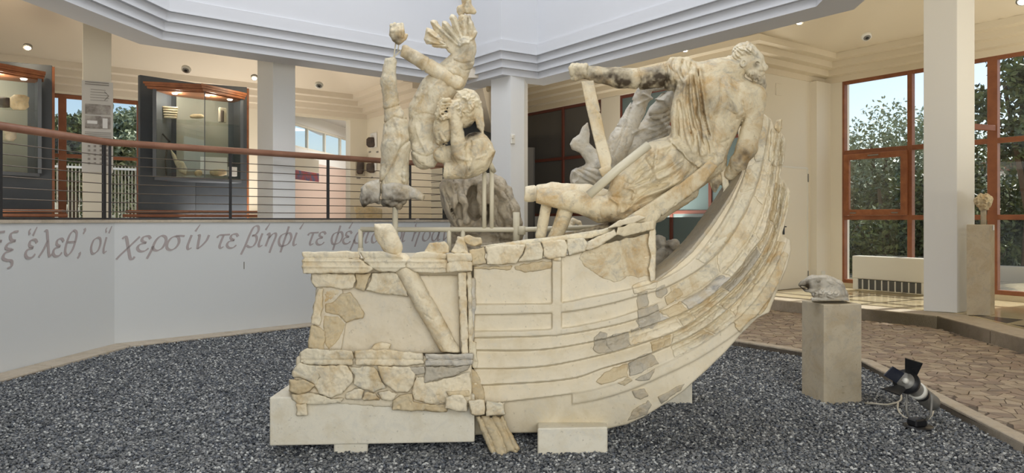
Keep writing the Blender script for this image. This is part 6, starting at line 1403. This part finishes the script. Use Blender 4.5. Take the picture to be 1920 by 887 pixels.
def tree(name, label, x, y, crown, n, size, m, seed, group, z0=-.32):
    t_ = thing(name, label, 'tree', (x, y, z0), group)
    o = link_mesh('foliage', leaves(n, crown, seed, size), m, t_)
    top = max(c[0][2] for c in crown); r = random.Random(seed)
    tb = tube_bm([(x, y, z0), (x+.1, y, (z0+top)*.4), (x-.05, y+.1, top)], [.16, .11, .04], 8)
    for c in crown[:5]: tube_bm([(x+.05, y, z0+(top-z0)*.35), tuple((Vector(c[0])+Vector((x, y, top)))/2), c[0]], [.07, .04, .015], 6, tb)
    from_bm('trunk', tb, M['bark'], t_); return t_
def blob_crown(x, y, zc, rx, rz, n, seed):
    r = random.Random(seed); return [((x+r.uniform(-rx, rx)*.7, y+r.uniform(-rx, rx)*.5, zc+r.uniform(-rz, rz)*.8), (rx*r.uniform(.35, .6), rx*r.uniform(.3, .5), rz*r.uniform(.3, .5))) for _ in range(n)]
def wx(px, D): return (px-CX)*D/F
for i, (px, D, zt_, zb_, rx, n, sz, mm, lb) in enumerate((
    (1640, 21, 4.3, -.2, 2.3, 13000, .07, 'leaf', 'silvery olive tree outside the upper left window pane'),
    (1560, 24, 4.4, .0, 2.2, 9000, .08, 'leaf', 'olive tree beyond the left edge of the tall window'),
    (1715, 22, 4.9, -.2, 1.8, 11000, .075, 'leaf', 'silvery tree partly hidden by the large column'),
    (1655, 18.2, 2.7, -.2, 1.7, 12000, .07, 'leaf_dark', 'dark bushy tree outside the opening casement'),
    (1740, 18.5, 3.0, -.2, 1.4, 8000, .07, 'leaf_dark', 'dark shrub behind the large column'),
    (1812, 17, 4.5, .8, .75, 5000, .075, 'leaf_dark', 'dark leafy tree just right of the large column'),
    (1925, 15.5, 5.6, 2.6, 1.1, 6500, .085, 'leaf_dark', 'broad-leaved tree at the right edge of the picture'),
    (1930, 16.5, 2.4, -.2, 1.5, 9000, .07, 'leaf_dark', 'low dark shrub at the right edge of the picture'),
    (1850, 20, 2.6, -.2, 1.8, 9000, .075, 'leaf', 'pale shrub behind the tall pedestal'))):
    x = wx(px, D); zc = (zt_+zb_)/2; rz_ = (zt_-zb_)/2
    tree('garden_tree', lb, x, D, blob_crown(x, D, zc, rx, rz_, 14, 40+i), n, sz, M[mm], 60+i, 'trees outside the right windows')
for i, (px, D, zt_, zb_, rx, n, lb) in enumerate(((245, 19, 4.3, 1.6, 1.5, 11000, 'ivy-green tree behind the gap right of the column panel'), (130, 18, 4.3, 2.0, 1.4, 11000, 'dark green tree behind the gap left of the column'), (190, 21, 4.6, 1.6, 1.6, 8000, 'green tree behind the information panel column'))):
    x = wx(px, D); tree('garden_tree', lb, x, D, blob_crown(x, D, (zt_+zb_)/2, rx, (zt_-zb_)/2, 12, 90+i), n, .085, M['leaf' if i == 0 else 'leaf_dark'], 95+i, 'trees outside the left windows', 1.0)
# picket fence outside the left windows
fn = thing('picket_fence', 'white metal picket fence outside the left gallery windows', 'fence', (wx(180, 16.6), 16.6, 1.0))
fa = V2(wx(60, 15.9), 15.9); fb = V2(wx(300, 17.6), 17.6); e = (fb-fa).normalized(); L = (fb-fa).length; an = math.atan2(e.y, e.x)
for z in (1.3, 2.75): box('fence_rail', ((fa.x+fb.x)/2, (fa.y+fb.y)/2, z), (L, .03, .05), M['card'], fn, an)
pk = None
for i in range(36):
    q = fa+e*(L*(i+.5)/36)
    if pk is None: pk = box('picket', (0, 0, 0), (.02, .02, 1.75), M['cable_white'], None, an); pk.parent = fn; pk.location = (q.x-fn.location.x, q.y-fn.location.y, .95); 
    else: c = pk.copy(); COL.objects.link(c); c.parent = fn; c.location = (q.x-fn.location.x, q.y-fn.location.y, .95)
# low garden wall and a pale house seen past the right-hand trees
S_(from_bm('garden_wall', prism_bm(rect(V2(9.2, 17.0), V2(13.5, 12.6), .25), -.32, .55), M['concrete_out']), 'low pale garden wall outside the right windows')
hs = thing('house', 'pale house with a sloping roof behind the right-hand trees', 'house', (17.5, 24, -.3)); box('house_wall', (17.5, 25, 1.4), (6, 4, 3.4), M['card'], hs); box('roof', (17.5, 24.6, 3.25), (6.6, 5, .25), M['wood'], hs); box('house_window', (16.4, 22.98, 1.7), (1, .06, 1.1), M['glass_dark'], hs)
